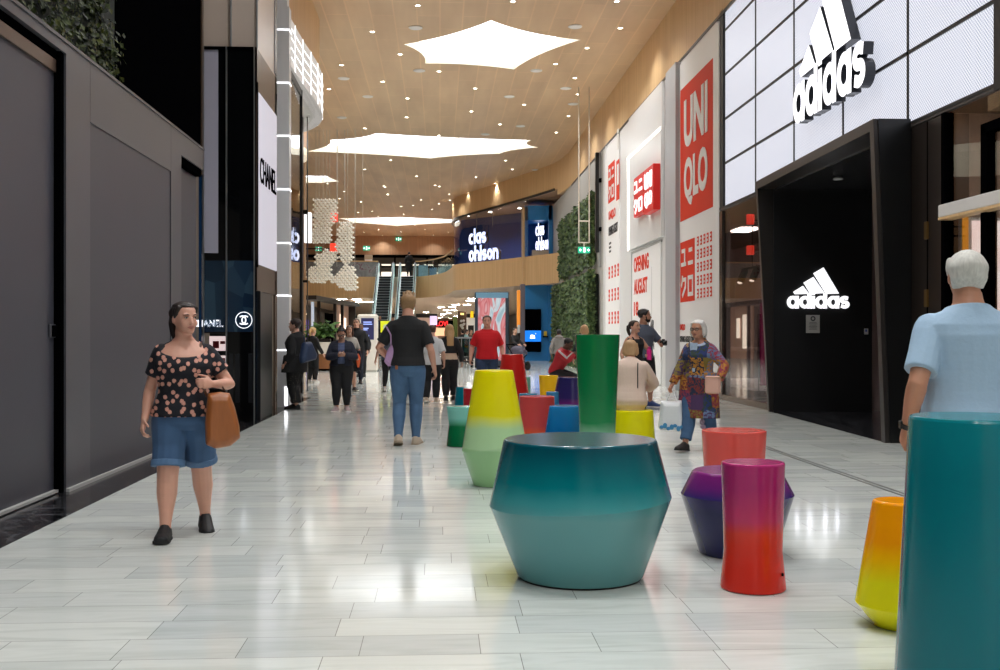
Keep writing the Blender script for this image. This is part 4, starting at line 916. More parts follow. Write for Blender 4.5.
stool('waisted_stool', 'mint topped dark green waisted stool left of the yellow cone', 'stool', 461, 446, [(14.6, 446), (12.2, 424), (14.5, 406.2)], [(0, (0, 92, 52)), (.50, (6, 104, 60)), (.62, (84, 160, 136)), (.72, (112, 182, 168)), (1, (116, 186, 172))])
stool('round_stool', 'small deep teal stool at the back left of the group', 'stool', 466, 406, [(12, 406), (10, 386.6)], [(0, (0, 96, 116)), (1, (6, 110, 128))])
stool('round_stool', 'small dark red stool beside the deep teal one', 'stool', 473, 412, [(9.8, 412), (9.6, 388)], [(0, (150, 26, 34)), (1, (158, 30, 36))])
stool('round_stool', 'mint stool mostly hidden behind the tall red cone', 'stool', 525, 396, [(5.6, 396), (5.6, 377)], [(0, (112, 176, 152)), (1, (122, 184, 160))])
stool('round_stool', 'low blue grey stool between golden and navy stools', 'stool', 552.5, 416, [(7, 416), (6.2, 391.6)], [(0, (30, 92, 140)), (1, (60, 120, 160))])
stool('round_stool', 'low teal stool hidden behind the coral red stool', 'stool', 528, 424, [(9, 424), (9, 393.4)], [(0, (20, 100, 130)), (1, (40, 120, 150))])
stool('round_stool', 'coral red stool behind the purple and navy double cone', 'stool', 734, 500, [(28, 500), (32, 430)], [(0, (206, 70, 58)), (1, (216, 82, 74))])
stool('double_cone_stool', 'purple topped navy double cone stool right of the teal table', 'stool', 737, 553, [(37.5, 553), (55.5, 493.5), (43.5, 470)], [(0, (22, 22, 76)), (.55, (24, 24, 82)), (.72, (52, 40, 104)), (.82, (98, 34, 110)), (1, (128, 34, 116))], (493.5, .01))
o = stool('waisted_stool', 'magenta and red waisted stool in front of the navy one', 'stool', 753, 588, [(32.4, 588), (28.8, 549), (31.3, 461.6)], [(0, (206, 40, 26)), (.36, (214, 46, 26)), (.46, (214, 56, 40)), (.56, (194, 50, 96)), (.8, (172, 36, 104)), (1, (176, 38, 108))])
b = MB(); b.lathe([(.0, .008), (.008, .007), (.009, 0)], 12); c = b.build('foot_plug', M_black, o)
k = dep(588) / FPX; c.matrix_local = frame((23.5 * k, -21 * k, .085), V((.67, .74, 0)), (0, 0, 1)); c.location = (22.6 * k, -21.6 * k, .10)
stool('barrel_stool', 'orange stool fading to lemon yellow with a tapered foot', 'stool', 899, 626, [(24, 626), (42, 603), (25, 500)], [(0, (228, 222, 20)), (.38, (232, 222, 20)), (.55, (244, 184, 0)), (.7, (246, 152, 0)), (1, (248, 156, 0))])
stool('tall_cylinder_stool', 'very large dark teal cylinder closest on the right edge', 'column stool', 975, 706, [(77, 706), (62, 416)], [(0, (0, 108, 118)), (.8, (0, 112, 122)), (1, (6, 122, 132))])

# ================================================================== EXIT SIGNS
M_exit = E('exit_green', (20, 160, 120), .8)
def exit_sign(lab, loc, w, h, rods=None):
    o = thing('exit_sign', lab, 'sign', loc)
    b = MB(); b.bbox(-w / 2, w / 2, -.03, .03, 0, h, .01); b.build('case', M_exit, o)
    b = MB(); f = FF((0, -.03, 0)); m = h * .72
    b.prism([(-.06 * w, .14 * h), (.1 * w, .14 * h), (.1 * w, .86 * h), (-.06 * w, .86 * h)], .006, f)
    for s in (1, -1):
        x = .3 * w * s + (.04 * w if s > 0 else 0); stroke(b, [(x - .1 * w * s, .5 * h), (x + .06 * w * s, .5 * h)], .09 * h, .006, f); stroke(b, [(x + .0, .3 * h), (x + .09 * w * s, .5 * h), (x + .0, .7 * h)], .09 * h, .006, f)
    b.build('pictogram', E_white, o)
    if rods:
        b = MB(); z = rods
        for s in (-.36, .36): b.tube([(s * w * 1.2, 0, h + .15), (s * w * 1.2, 0, z)], .022, 8, rnd=False)
        for q in (h + .15, h + .9): b.tube([(-.43 * w, 0, q), (.43 * w, 0, q)], .022, 8)
        b.tube([(0, 0, h), (0, 0, h + .15)], .02, 6); b.build('hanger', M('hanger_pale', (206, 196, 180), .4), o)
    return o
p = at(584, 37, CH + (335 - 253.2) * 37 / FPX); exit_sign('green exit sign hanging on two long pale rods', p, .42, .22, ZC - p.z)
for px, py, lab in ((398.5, 241, 'green exit sign on the bulkhead over the escalators'), (366.5, 250.5, 'green exit sign above the beige post on the gallery')):
    p = onY(px, py, 92.8 if px > 380 else 80.5); exit_sign(lab, p, .52, .34)
p = onY(318.5, 251, 80.5); exit_sign('green exit sign behind the hanging white sculpture', p, .5, .32)
o = thing('gallery_post', 'beige sign post with a red stripe on the gallery', 'sign', V((onY(368.5, 276, 80.6).x, 80.6, ZG)))
b = MB(); b.bbox(-.3, .3, -.1, .1, 0, 1.85, .02); b.build('post', M('post_beige', (176, 158, 132), .5), o); b = MB(); b.box(-.27, .27, -.11, -.1, 1.15, 1.5); b.build('notice', M_white, o); b = MB(); b.box(-.24, .24, -.116, -.11, 1.27, 1.42); b.build('red_stripe', M('stripe_red', (200, 40, 40), .5), o)

# ================================================================== ESCALATORS
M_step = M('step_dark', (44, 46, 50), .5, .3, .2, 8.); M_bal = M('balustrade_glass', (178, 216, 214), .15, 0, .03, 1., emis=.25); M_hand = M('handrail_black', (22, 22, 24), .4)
def escalator(lab, xb, xt):
    o = thing('escalator', lab, 'escalator', (xb, 67, 0)); run, rise, n = 9.9, 5.62, 28; dx = xt - xb
    P = lambda t: V((dx * t, run * t, rise * t))
    b = MB()
    for i in range(n):
        p = P(i / n); q = P((i + 1) / n); b.box(p.x - .44, p.x + .44, p.y, q.y + .02, p.z + .06, q.z - .012); b.box(p.x - .44, p.x + .44, p.y - .012, p.y + .03, q.z - .02, q.z, 1)
    b.build('steps', [M_step, M('step_edge', (120, 122, 124), .4, .4)], o)
    b = MB(); v = [V((s, 0, 0)) + P(t) + V((0, 0, z)) for t in (0, 1) for s in (-.62, .62) for z in (-.5 * t, .04)]
    b.add(v, [(0, 1, 3, 2), (4, 6, 7, 5), (0, 4, 5, 1), (2, 3, 7, 6), (0, 2, 6, 4), (1, 5, 7, 3)]); b.build('truss', M_steel, o)
    for s in (-1, 1):
        b = MB(); x = .54 * s
        prof = [(-1.0, .0), (-1.1, .5), (-.9, .92), (.1, .98)]; pts = [V((x, y, z)) for y, z in prof] + [P(t / 8) + V((x, .1, .98)) for t in range(1, 9)] + [P(1) + V((x, .8, .98)), P(1) + V((x, .9, .0))]
        low = [V((x, y, 0)) for y in (-1.0, -1.0, -.9, .1)] + [P(t / 8) + V((x, .1, .04)) for t in range(1, 9)] + [P(1) + V((x, .8, 0)), P(1) + V((x, .9, -.02))]
        rings = [[a + V((-.07, 0, 0)), a + V((.07, 0, 0)), c + V((.07, 0, 0)), c + V((-.07, 0, 0))] for a, c in zip(low, pts)]
        b.loft(rings); b.build('balustrade', M_bal, o)
        b = MB(); b.tube([q + V((0, 0, .03)) for q in pts[1:-1]], .05, 8); b.build('handrail', M_hand, o)
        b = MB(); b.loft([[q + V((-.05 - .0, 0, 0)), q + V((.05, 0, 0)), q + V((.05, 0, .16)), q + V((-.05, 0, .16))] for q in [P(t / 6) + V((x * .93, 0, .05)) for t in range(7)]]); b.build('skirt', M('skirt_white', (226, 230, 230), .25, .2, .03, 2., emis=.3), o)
xa = lambda px, Y: onY(px, 300, Y).x
escalator('left escalator with dark steps rising to the gallery', xa(378.4, 67), xa(385.6, 76.9))
escalator('right escalator with dark steps beside the curved gallery', xa(402.5, 67), xa(407.6, 76.9))

for k, (a, c, z) in enumerate(((418.5, 428, 6.62), (429.5, 436.5, 6.45), (438, 446, 6.5))):
    pa, pb = onY(a, 270, 79.5 + k * .3), onY(c, 270, 79.5 + k * .3)
    o = thing('fashion_display', ('wide sky blue fashion board behind the gallery glass', 'middle bright blue fashion board behind the gallery glass', 'pale blue fashion board at the end of the gallery glass')[k], 'board', (pa.x, pa.y, ZG)); w = pb.x - pa.x
    b = MB(); b.bbox(0, w, 0, .06, .12, z - ZG, .01); b.build('board', M('fashion_blue_%d' % k, ((120, 176, 206), (30, 120, 190), (150, 190, 206))[k], .5, 0, .35, 3.), o)
    for x in (.05, w - .1): b = MB(); b.bbox(x, x + .05, -.1, .16, 0, .13, .005); b.build('foot', M_black, o)
# ================================================================== HANGING SCULPTURE
YH = 45.0
o = thing('hanging_sculpture', 'white lattice sculpture of many small balls hanging at the left', 'sculpture', onY(332, 292, YH)); O = V(o.location); KH = YH / FPX
rr = random.Random(4)
CL = [[(313, 200), (335, 200), (338, 208), (334, 222), (330, 226), (331, 243), (309, 243), (313, 226), (312, 212)], [(339, 222), (353, 220), (354, 232), (353, 243), (354, 254), (349, 266), (341, 264), (335, 246), (337, 232)],
      [(316, 256), (326, 250), (338, 251), (336, 262), (330, 268), (331, 276), (322, 276), (315, 266)], [(307, 268), (317, 265), (331, 270), (334, 280), (326, 283), (312, 285), (306, 274)], [(332, 277), (345, 264), (354, 266), (358, 282), (357, 292), (347, 292), (338, 287), (331, 283)]]
def inside(x, y, P):
    c = False; j = len(P) - 1
    for i in range(len(P)):
        if (P[i][1] > y) != (P[j][1] > y) and x < (P[j][0] - P[i][0]) * (y - P[i][1]) / (P[j][1] - P[i][1]) + P[i][0]: c = not c
        j = i
    return c
M_lat = M('lattice_white', (250, 246, 236), .35, 0, .03, 5.); step = 4.0
def octa(b, c, r): b.add([c + V(d) * r for d in ((1, 0, 0), (-1, 0, 0), (0, 1, 0), (0, -1, 0), (0, 0, 1), (0, 0, -1))], [(0, 2, 4), (2, 1, 4), (1, 3, 4), (3, 0, 4), (2, 0, 5), (1, 2, 5), (3, 1, 5), (0, 3, 5)])
tops = []
for P in CL:
    b = MB(); pts = {}
    for j in range(-2, 44):
        for i in range(-2, 30):
            x, y = 304 + i * step + (j % 2) * step / 2, 198 + j * step * .62
            if inside(x, y, P):
                for l in range(2): q = onY(x + rr.gauss(0, .15) + l * 1.3, y + rr.gauss(0, .15), YH) - O; q.y += (l - 1) * .28 + rr.gauss(0, .02); pts[(i, j, l)] = q
    for (i, j, l), q in pts.items():
        octa(b, q, .06)
        for di in ((0, -1) if j % 2 == 0 else (0, 1)):
            w = pts.get((i + di, j + 1, l))
            if w: b.tube([q, w], .012, 4, rnd=False)
        w = pts.get((i, j, l + 1))
        if w: b.tube([q, w], .012, 4, rnd=False)
    t = max(pts.values(), key=lambda v: v.z); tops.append(t)
    f = b.build('lattice_cluster', M_lat, o)
b = MB()
for t in tops:
    for dx in (-.35, .1, .4): b.tube([t + V((dx, 0, -.1)), V((t.x + dx, t.y, ZC - O.z))], .008, 4, rnd=False)
b.build('cord', M('cord_white', (200, 196, 188), .5), o)
pp = onY(308, 243, 33.5)
o = thing('blade_sign', 'glowing white blade sign beside the hanging sculpture', 'sign', (pp.x - .12, 33.5, pp.z))
b = MB(); b.bbox(0, .24, -.05, .05, 0, .96, .03); b.build('face', E('blade_white', (250, 250, 250), 1.1), o); b = MB(); b.bbox(-.5, 0, -.02, .02, .3, .36, .005); b.bbox(-.5, 0, -.02, .02, .6, .66, .005); b.build('bracket', M_blacks, o)
pp = onY(333, 221, 62)
for q, hgt, lab in (((333.5, 222), 1.1, 'upper glowing red shop sign behind the hanging sculpture'), ((333.5, 253), 1.0, 'lower glowing red shop sign behind the hanging sculpture')):
    p = onY(q[0], q[1], 62)
    o = thing('shop_sign', lab, 'sign', (p.x - .2, 62, p.z)); b = MB(); b.bbox(0, .45, -.1, .1, 0, hgt * .55, .03); b.build('face', E('red_sign', (236, 60, 40), 1.), o); b = MB(); b.bbox(-5.5, 0, -.03, .03, .2, .28, .01); b.build('arm', M_blacks, o)

# ================================================================== INFORMATION COUNTER, KIOSK, LEFT LOWER SHOP
dK = 42.
c = at(343, dK)
o = thing('information_counter', 'long white topped counter with a wooden base', 'counter', c)
def oval(b, rx, ry, z0, z1): b.loft([[V((rx * cos(2 * pi * a / 40), ry * sin(2 * pi * a / 40), z)) for a in range(40)] for z in (z0, z1)])
S = dK / FPX
b = MB(); oval(b, 1.42, .7, .08, .66); b.build('base', M('counter_wood', (142, 92, 56), .4, 0, .15, 3.), o, angle=40)
b = MB(); oval(b, 1.5, .78, .66, 1.12); b.build('top_band', M('counter_white', (226, 220, 210), .35), o, angle=40)
b = MB(); oval(b, 1.36, .64, 0, .08); b.build('kick', M_black, o)
c = at(322.5, dK - .2, 1.125)
o = thing('potted_plant', 'bushy green plant in a tray on the information counter', 'plant', c)
b = MB(); b.bbox(-.32, .32, -.2, .2, 0, .12, .02); b.build('tray', M_dbrown, o)
b = MB(); leaves(b, 500, lambda r: V((r.gauss(0, .24), r.gauss(0, .15), .22 + abs(r.gauss(.20, .12)) + .03)), (0, -.5, .8), .2, 21); f = b.build('foliage', mat_leaf('plant_leaf', [(40, 70, 30), (80, 116, 52), (60, 92, 44)]), o); tag(f, kind='stuff')
c = at(367.5, dK - 1.2, 0)
o = thing('information_kiosk', 'white framed screen kiosk beside the information counter', 'kiosk', c); S = (dK - 1.2) / FPX
b = MB(); b.bbox(-10.4 * S, 10.4 * S, 0, .25, .0, 2.2, .06); b.build('housing', M('kiosk_white', (222, 216, 206), .4), o)
b = MB(); b.box(-6.4 * S, 6.4 * S, -.012, 0, 1.22, 2.05); b.build('screen', E('kiosk_screen', (34, 34, 74), .5), o)
b = MB()
for k, (x0, x1, z) in enumerate(((-.16, .16, 1.88), (-.16, .18, 1.8), (-.16, .04, 1.64), (-.16, .0, 1.58))): (MB().box(x0, x1, -.016, -.012, z, z + .035)).build('screen_text', E('kiosk_text', (150, 170, 240), .9), o)
b.box(-.02, .06, -.016, -.012, 1.30, 1.4); b.build('screen_icon', E('kiosk_text', (150, 170, 240), .9), o)
c = at(386, 44, 0)
o = thing('sign_stand', 'yellow green sign stand in front of the escalators', 'sign', c); S = 44 / FPX
b = MB(); b.bbox(-5.5 * S, 5.5 * S, -.02, .02, 1.5, 1.98, .01); b.build('panel', M('sign_lime', (214, 222, 30), .5, 0, .05, 3., emis=.3), o); b = MB(); b.tube([(0, .03, .05), (0, .03, 1.9)], .03, 8); b.lathe([(.25, 0), (.25, .03), (.03, .05)], 20, (0, .03, 0)); b.build('post', M_steel, o)
b = MB(); b.ell((.02, -.03, 1.72), .14, .01, .13); b.build('print', M('sign_print', (190, 210, 190), .5), o)
# shop along the left lower side
o = thing('shopfront', 'dim brown framed shopfront on the left before the escalators', 'shopfront', (0, 0, 0))
A, Bp = V((-6.25, 51.3, 0)), V((-5.15, 64, 0)); d = (Bp - A); ln = d.length; d.normalize(); o.location = A; fr = frame((0, 0, 0), d, (0, 0, 1))
T4 = lambda x0, x1, z0, z1, t0, t1: (x0, x1, z0, z1, t0, t1)
def fbox(b, x0, x1, z0, z1, t0, t1): b.box(x0, x1, z0, z1, t0, t1, 0, fr)
b = MB(); fbox(b, -.1, ln, 3.1, 3.3, -.3, .35); fbox(b, ln - .2, ln, 0, 3.2, -.3, .1); fbox(b, 6.6, 6.8, 0, 3.1, -.1, .05); fbox(b, 2.3, 2.4, 0, 3.1, -.1, .05); fbox(b, 8.8, 9.0, 0, 3.1, -.1, .05); b.build('frame', M('shop_frame_dark', (40, 33, 30), .4), o)
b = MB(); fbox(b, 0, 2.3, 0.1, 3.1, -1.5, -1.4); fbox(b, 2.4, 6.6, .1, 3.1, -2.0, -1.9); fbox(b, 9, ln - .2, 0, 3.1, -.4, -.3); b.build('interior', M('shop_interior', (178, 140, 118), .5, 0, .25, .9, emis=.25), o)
b = MB(); fbox(b, 6.8, 8.8, 0, 2.6, -.6, -.5); b.build('doorway', M_black, o)
b = MB(); fbox(b, 1.2, 2.0, 1.9, 2.1, -1.3, -1.2); fbox(b, 3, 6, 2.5, 2.55, -1.5, -1.4); fbox(b, 9.6, 10.4, .6, 2.6, -.28, -.24); fbox(b, 10.9, 11.4, 1.2, 2.4, -.28, -.24); b.build('light_strip', E('left_shop_light', (255, 236, 214), 1.6), o)
b = MB(); fbox(b, .1, .5, .4, 3.0, .05, .12); b.build('lit_column', E('lit_column', (196, 204, 220), .5, .5), o)
b = MB(); fbox(b, 3.6, 4.2, 1.0, 1.9, -1.3, -1.2); b.build('red_garment', M('garment_red', (170, 44, 50), .7), o); b = MB(); fbox(b, 5.2, 5.5, .4, 2.2, -1.3, -1.2); b.build('purple_panel', E('purple_panel', (104, 80, 160), .5), o)
b = MB(); b.box(-12, -6.4, 51, 51.2, 0, 10.0); b.box(-12, -11.8, 30, 77, 0, 10); struct('wall_left_far', b, M_wood2)
# ================================================================== FAR LOWER SHOPS
def shop_box(lab, px0, px1, py0, py1, d, mats, name='shop_sign', cat='sign'):
    a = at(px0, d, CH + (335 - py1) * d / FPX); w = (px1 - px0) * d / FPX; h = (py1 - py0) * d / FPX
    o = thing(name, lab, cat, a); b = MB(); b.bbox(0, w, 0, .2, (-a.z if cat in ('pier', 'plants') else 0), h, .03); b.build('case', mats, o); return o, w, h
o, w, h = shop_box('red lettered sign glowing over a far shop', 432, 453, 320.5, 327, 90, M_black)
text_fit('lettering', 'LOVI', E('red_letters', (235, 40, 44), 1.3), FF((w * .2, 0, h * .12)), w * .55, h * .8, o, .03, .06)
for lab, a, c in [('white and violet glowing emblem sign above a far shop', (430, 437, 316, 325), (224, 206, 250)), ('warm lit far shop window under the red sign', (434, 452, 328, 336), (240, 190, 150)), ('slim yellow hanging banner in a far shop', (470.5, 473.5, 311, 318), (240, 196, 30))]:
    shop_box(lab, a[0], a[1], a[2], a[3], 88, E('far_' + lab.split()[0], c, .9, .3))
o, w, h = shop_box('brown far shop pier with a white floral picture', 458, 466.5, 311, 336, 78, M('pier_brown', (96, 70, 52), .5), 'shop_pier', 'pier')
b = MB()
for k in range(9): b.ell((w * (.25 + .5 * rr.random()), -.02, h * (.3 + .4 * rr.random())), .1, .02, .1, None, 8, 5)
b.build('flower_print', M_white, o); b = MB(); b.box(w * .3, w * .7, -.03, 0, h * .84, h * .92); b.build('plaque', E('plaque_warm', (255, 220, 140), 1.), o)
shop_box('dark green hedge screen beside the brown far pier', 453, 457.5, 317, 336, 80, M('hedge_green', (70, 84, 30), .7, 0, .3, 9.), 'plant_screen', 'plants')
for x0, x1, c, lab in ((-2.6, -.2, (206, 170, 150), 'pale rose'), (2.6, 4.4, (226, 220, 212), 'bright white'), (-7.6, -4.4, (150, 112, 92), 'brown rose')):
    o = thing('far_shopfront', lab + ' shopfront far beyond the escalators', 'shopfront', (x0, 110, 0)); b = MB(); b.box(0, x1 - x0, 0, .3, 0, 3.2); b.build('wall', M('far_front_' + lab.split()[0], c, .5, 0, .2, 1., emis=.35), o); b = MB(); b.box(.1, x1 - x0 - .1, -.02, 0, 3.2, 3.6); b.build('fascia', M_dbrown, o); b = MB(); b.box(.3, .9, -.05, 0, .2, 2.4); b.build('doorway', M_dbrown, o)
# barrier with green panel and a bench
c = at(465, 52, 0); S = 52 / FPX
o = thing('glass_barrier', 'low glass barrier with a green panel behind the blonde woman', 'barrier', c)
b = MB(); b.box(-12 * S, 12 * S, -.02, .02, .3, 1.22); b.build('glass', M_glassd, o); b = MB(); b.bbox(-12 * S, 12 * S, -.05, .05, 1.22, 1.3, .02); b.bbox(-12 * S, 12 * S, -.04, .04, .24, .32, .01)
for x in (-12, -4, 4, 11.5): b.bbox(x * S, x * S + .05, -.03, .03, 0, 1.25, .01)
b.build('frame', M_grey, o); b = MB(); b.bbox(-9.5 * S, -3 * S, .1, .2, .35, 1.2, .02); b.build('green_panel', M('lime_panel', (92, 160, 40), .5), o)
c = at(459, 46, 0)
o = thing('bench', 'long black bench in front of the glass barrier', 'bench', c); S = 46 / FPX
b = MB(); b.bbox(-15 * S, 15 * S, -.25, .25, .38, .46, .02); b.build('seat', M_blacks, o)
for x in (-13, 12): b = MB(); b.bbox(x * S, x * S + .08, -.22, .22, 0, .38, .01); b.build('leg', M_black, o)
# ================================================================== AD TOTEM
dT = 46.
c = at(492, dT); S = dT / FPX
def mat_ad():
    m, nt, bb = nodes('ad_image'); tc = N(nt, 'ShaderNodeTexCoord'); mp = N(nt, 'ShaderNodeMapping'); mp.inputs['Scale'].default_value = (1.6, 1, .55); L(nt, tc.outputs['Object'], mp.inputs[0])
    w = N(nt, 'ShaderNodeTexNoise', Scale=1.1, Detail=1.5, Distortion=1.8); L(nt, mp.outputs[0], w.inputs['Vector'])
    r = ramp(nt, [(.30, (150, 190, 206)), (.40, (216, 232, 238)), (.46, (214, 70, 78)), (.53, (236, 150, 156)), (.58, (206, 44, 56)), (.66, (240, 200, 206)), (.75, (160, 196, 212))]); L(nt, w.outputs['Fac'], r.inputs[0]); L(nt, r.outputs[0], bb.inputs['Emission Color']); bb.inputs['Emission Strength'].default_value = .62; bb.inputs['Base Color'].default_value = (.1, .1, .1, 1); return m
o = thing('advertising_totem', 'tall screen with a red swirl picture behind the red shirt man', 'screen', c)
b = MB(); b.bbox(-17 * S, 17 * S, 0, .3, .04, 43 * S + CH, .03); b.build('housing', M('totem_dark', (46, 60, 72), .3), o)
b = MB(); b.box(-14 * S, 13.4 * S, -.012, 0, .3, 37 * S + CH); b.build('image', mat_ad(), o)
b = MB(); b.box(-16 * S, 16 * S, -.014, 0, 37 * S + CH, 42.4 * S + CH); b.build('blue_header', E('ad_header', (84, 120, 140), .6, .4), o)
b = MB(); b.bbox(-17 * S, 17 * S, -.05, .35, 0, .05, .01); b.build('foot', M_black, o)
c = at(520.5, 52); S = 52 / FPX
o = thing('shop_pier', 'grey wall pier with orange lit display beside the ad screen', 'pier', c)
b = MB(); b.bbox(.0, 4.6 * S, 0, .5, 0, 3.9, .02); b.build('pier', M('pier_mauve', (112, 104, 112), .5), o); b = MB(); b.bbox(-3.2 * S, 0, .1, .4, 1.8, 3.6, .02); b.build('display', E('orange_display', (226, 140, 50), .7, .5), o); b = MB(); b.bbox(-3 * S, -.2 * S, .02, .1, 1.5, 1.9, .02); b.build('toy', M_white, o)
b = MB(); b.bbox(-3.2 * S, 0, .1, .4, 0, 1.8, .02); b.build('lower_display', M_dbrown, o)
# ================================================================== PEOPLE
def ik(a, c, l1, l2, pole):
    d = c - a; Ln = min(d.length, (l1 + l2) * .9995); u = d.normalized(); x = (l1 * l1 - l2 * l2 + Ln * Ln) / (2 * Ln); h = sqrt(max(0, l1 * l1 - x * x))
    p = V(pole); p = p - u * p.dot(u); p = p.normalized() if p.length > 1e-5 else u.orthogonal().normalized()
    return a + u * x + p * h, a + u * Ln
def rot_to(fwd, up):
    """3x3 whose -Y column looks along fwd and whose Z leans to up"""
    y = -V(fwd).normalized(); x = y.cross(V(up)).normalized(); z = x.cross(y); return Matrix(((x.x, y.x, z.x), (x.y, y.y, z.y), (x.z, y.z, z.z)))
FEM = [(.455, .070, .062, 0), (.485, .100, .078, 0), (.52, .108, .082, .006), (.55, .104, .078, .006), (.585, .092, .068, 0), (.62, .083, .061, -.002), (.66, .086, .064, -.004), (.70, .094, .072, -.010), (.735, .099, .074, -.012), (.765, .101, .066, -.004), (.795, .098, .056, .004), (.818, .078, .046, .008), (.836, .048, .040, .008), (.852, .034, .036, .004), (.885, .032, .035, -.004)]
MAL = [(.455, .072, .062, 0), (.485, .095, .076, 0), (.52, .100, .080, .006), (.55, .098, .074, .004), (.585, .094, .068, 0), (.62, .092, .066, -.002), (.66, .097, .068, -.004), (.70, .105, .072, -.006), (.735, .112, .074, -.006), (.765, .116, .070, 0), (.795, .116, .060, .004), (.818, .094, .050, .008), (.836, .056, .044, .008), (.852, .041, .042, .004), (.885, .038, .041, -.004)]
HEADP = [(0., .10, .13, -.27), (.05, .17, .20, -.22), (.13, .225, .27, -.16), (.24, .275, .345, -.09), (.36, .315, .405, -.03), (.5, .335, .445, .015), (.64, .345, .47, .035), (.76, .335, .46, .045), (.87, .285, .40, .05), (.95, .19, .27, .055), (.99, .08, .11, .055)]
def lerp_tab(T, z):
    if z <= T[0][0]: return T[0][1:]
    for a, b2 in zip(T, T[1:]):
        if z <= b2[0]:
            t = (z - a[0]) / (b2[0] - a[0]); t = t * t * (3 - 2 * t); return tuple(a[i] + (b2[i] - a[i]) * t for i in (1, 2, 3))
    return T[-1][1:]
class Fig:
    def __init__(s, label, X, Y, H, face, sex='f', bulk=1., skin=(206, 156, 130), lean=0., pz=.53, legs=None, arms=None, head=(0, 0), feet=None, vox=.008, cat='person', z=0., belly=0., headk=1.):
        s.H, s.sex, s.bulk, s.vox, s.lean, s.pz, s.belly = H, sex, bulk, vox, lean, pz, belly
        s.T = FEM if sex == 'f' else MAL
        s.root = thing('person', label, cat, (X, Y, z), radians(face))
        s.skinm = s.skin_mat(skin)
        h = H; s.dz = pz - .53     # seated figures drop the pelvis
        sw = (.083 if sex == 'f' else .097) * h * (1 + (bulk - 1) * .5)
        s.sh = [s.S(V((sg * sw, .006 * h, (.786 + s.dz) * h))) for sg in (-1, 1)]
        s.hip = [V((sg * .052 * h * (1 + (bulk - 1) * .5), 0, (.50 + s.dz) * h)) for sg in (-1, 1)]
        legs = legs or [(-.055, -.04, .045), (.055, .05, .045)]; s.ank = []; s.knee = []
        for i in (0, 1):
            l = legs[i]; k, a = ik(s.hip[i], V(l[:3]) * h, .238 * h, .222 * h, l[3] if len(l) > 3 else (0, -1, 0)); s.knee.append(k); s.ank.append(a)
        s.feet = feet or [((0, -1, 0), 0), ((0, -1, 0), 0)]
        arms = arms or [dict(), dict()]; s.arms = arms; s.elb = []; s.wri = []
        for i in (0, 1):
            sg = (-1, 1)[i]; w = arms[i].get('w', (sg * .155, -.02, .505)); w = V(w) * h; w.z += 0
            e, w = ik(s.sh[i], w, .172 * h, .150 * h, arms[i].get('pole', (sg * .4, 1, 0))); s.elb.append(e); s.wri.append(w)
        s.hh = .134 * h * headk; base = s.S(V((0, -.012 * h, (.868 + s.dz) * h)))
        yaw, pit = radians(head[0]), radians(head[1])
        s.HR = Matrix.Rotation(yaw, 3, 'Z') @ Matrix.Rotation(pit, 3, 'X'); s.HO = base
        s.build_body()
    def S(s, p):
        """bend the trunk forward above the pelvis"""
        if not s.lean: return V(p)
        z0 = s.pz * s.H; t = min(1, max(0, (p.z - z0) / (.10 * s.H))); a = radians(s.lean) * t
        q = V((p.x, p.y, p.z - z0)); return V((q.x, q.y * cos(a) - q.z * sin(a), q.y * sin(a) + q.z * cos(a) + z0))
    def skin_mat(s, c):
        k = 'skin_%d_%d_%d' % c
        if k in MATS: return MATS[k]
        m = M(k, c, .48, 0, .06, 14.); m.node_tree.nodes['Principled BSDF'].inputs['Subsurface Weight'].default_value = .08; m.node_tree.nodes['Principled BSDF'].inputs['Subsurface Scale'].default_value = .02; return m
    def torso(s, b, z0, z1, e=0., flare=0., tilt=0., n=26, k=None, dz=.014):
        h = s.H; rings = []; zs = []; z = z0
        while z < z1 - 1e-6: zs.append(z); z += dz
        zs.append(z1)
        for z in zs:
            bel = s.belly * max(0, 1 - abs(z - .62) / .12); r = []; z_ = z
            for a in range(n):
                t = 2 * pi * a / n; z = z_
                if tilt and z > z1 - .09: z += sin(t) * tilt * (1 - (z1 - z) / .09)
                rx, ry, oy = lerp_tab(s.T, z); q = 1 + (s.bulk - 1) * (1 if z < .80 else max(0, (.87 - z) / .07))
                rx = rx * h * q + e; ry = ry * h * q + e
                if z < .60 and flare: rx += flare * (.60 - z) / .1; ry += flare * (.60 - z) / .1
                x, y = cos(t) * rx, sin(t) * ry + oy * h
                if sin(t) < 0: y += sin(t) * bel * h
                r.append(s.S(V((x, y, z * h + s.dz * h))))
            rings.append(r)
        b.loft(rings)
    def limb(s, b, pts, rs, e=0., n=14, end=True): b.tube(pts, [r + e for r in rs], n, end=end)
    def armpts(s, i, t1=2., e=0., loose=0.):
        """points along shoulder > elbow > wrist up to t1 (0..2)"""
        h = s.H; k = (.92 if s.sex == 'f' else 1.0) * (1 + (s.bulk - 1) * .7)
        R = [(0, .0325), (.15, .0335), (.5, .0295), (.9, .0245), (1., .024), (1.15, .0255), (1.4, .0235), (1.75, .0175), (2., .0150)]
        P = []; Q = []
        for t, r in R:
            if t > t1 + 1e-6: break
            P.append(s.sh[i].lerp(s.elb[i], t) if t <= 1 else s.elb[i].lerp(s.wri[i], t - 1)); Q.append(r * h * k + e + loose * t)
        if P and R[len(P) - 1][0] < t1 - .02 and t1 < 2:
            P.append(s.sh[i].lerp(s.elb[i], t1) if t1 <= 1 else s.elb[i].lerp(s.wri[i], t1 - 1)); Q.append(Q[-1] + loose * .1)
        return P, Q
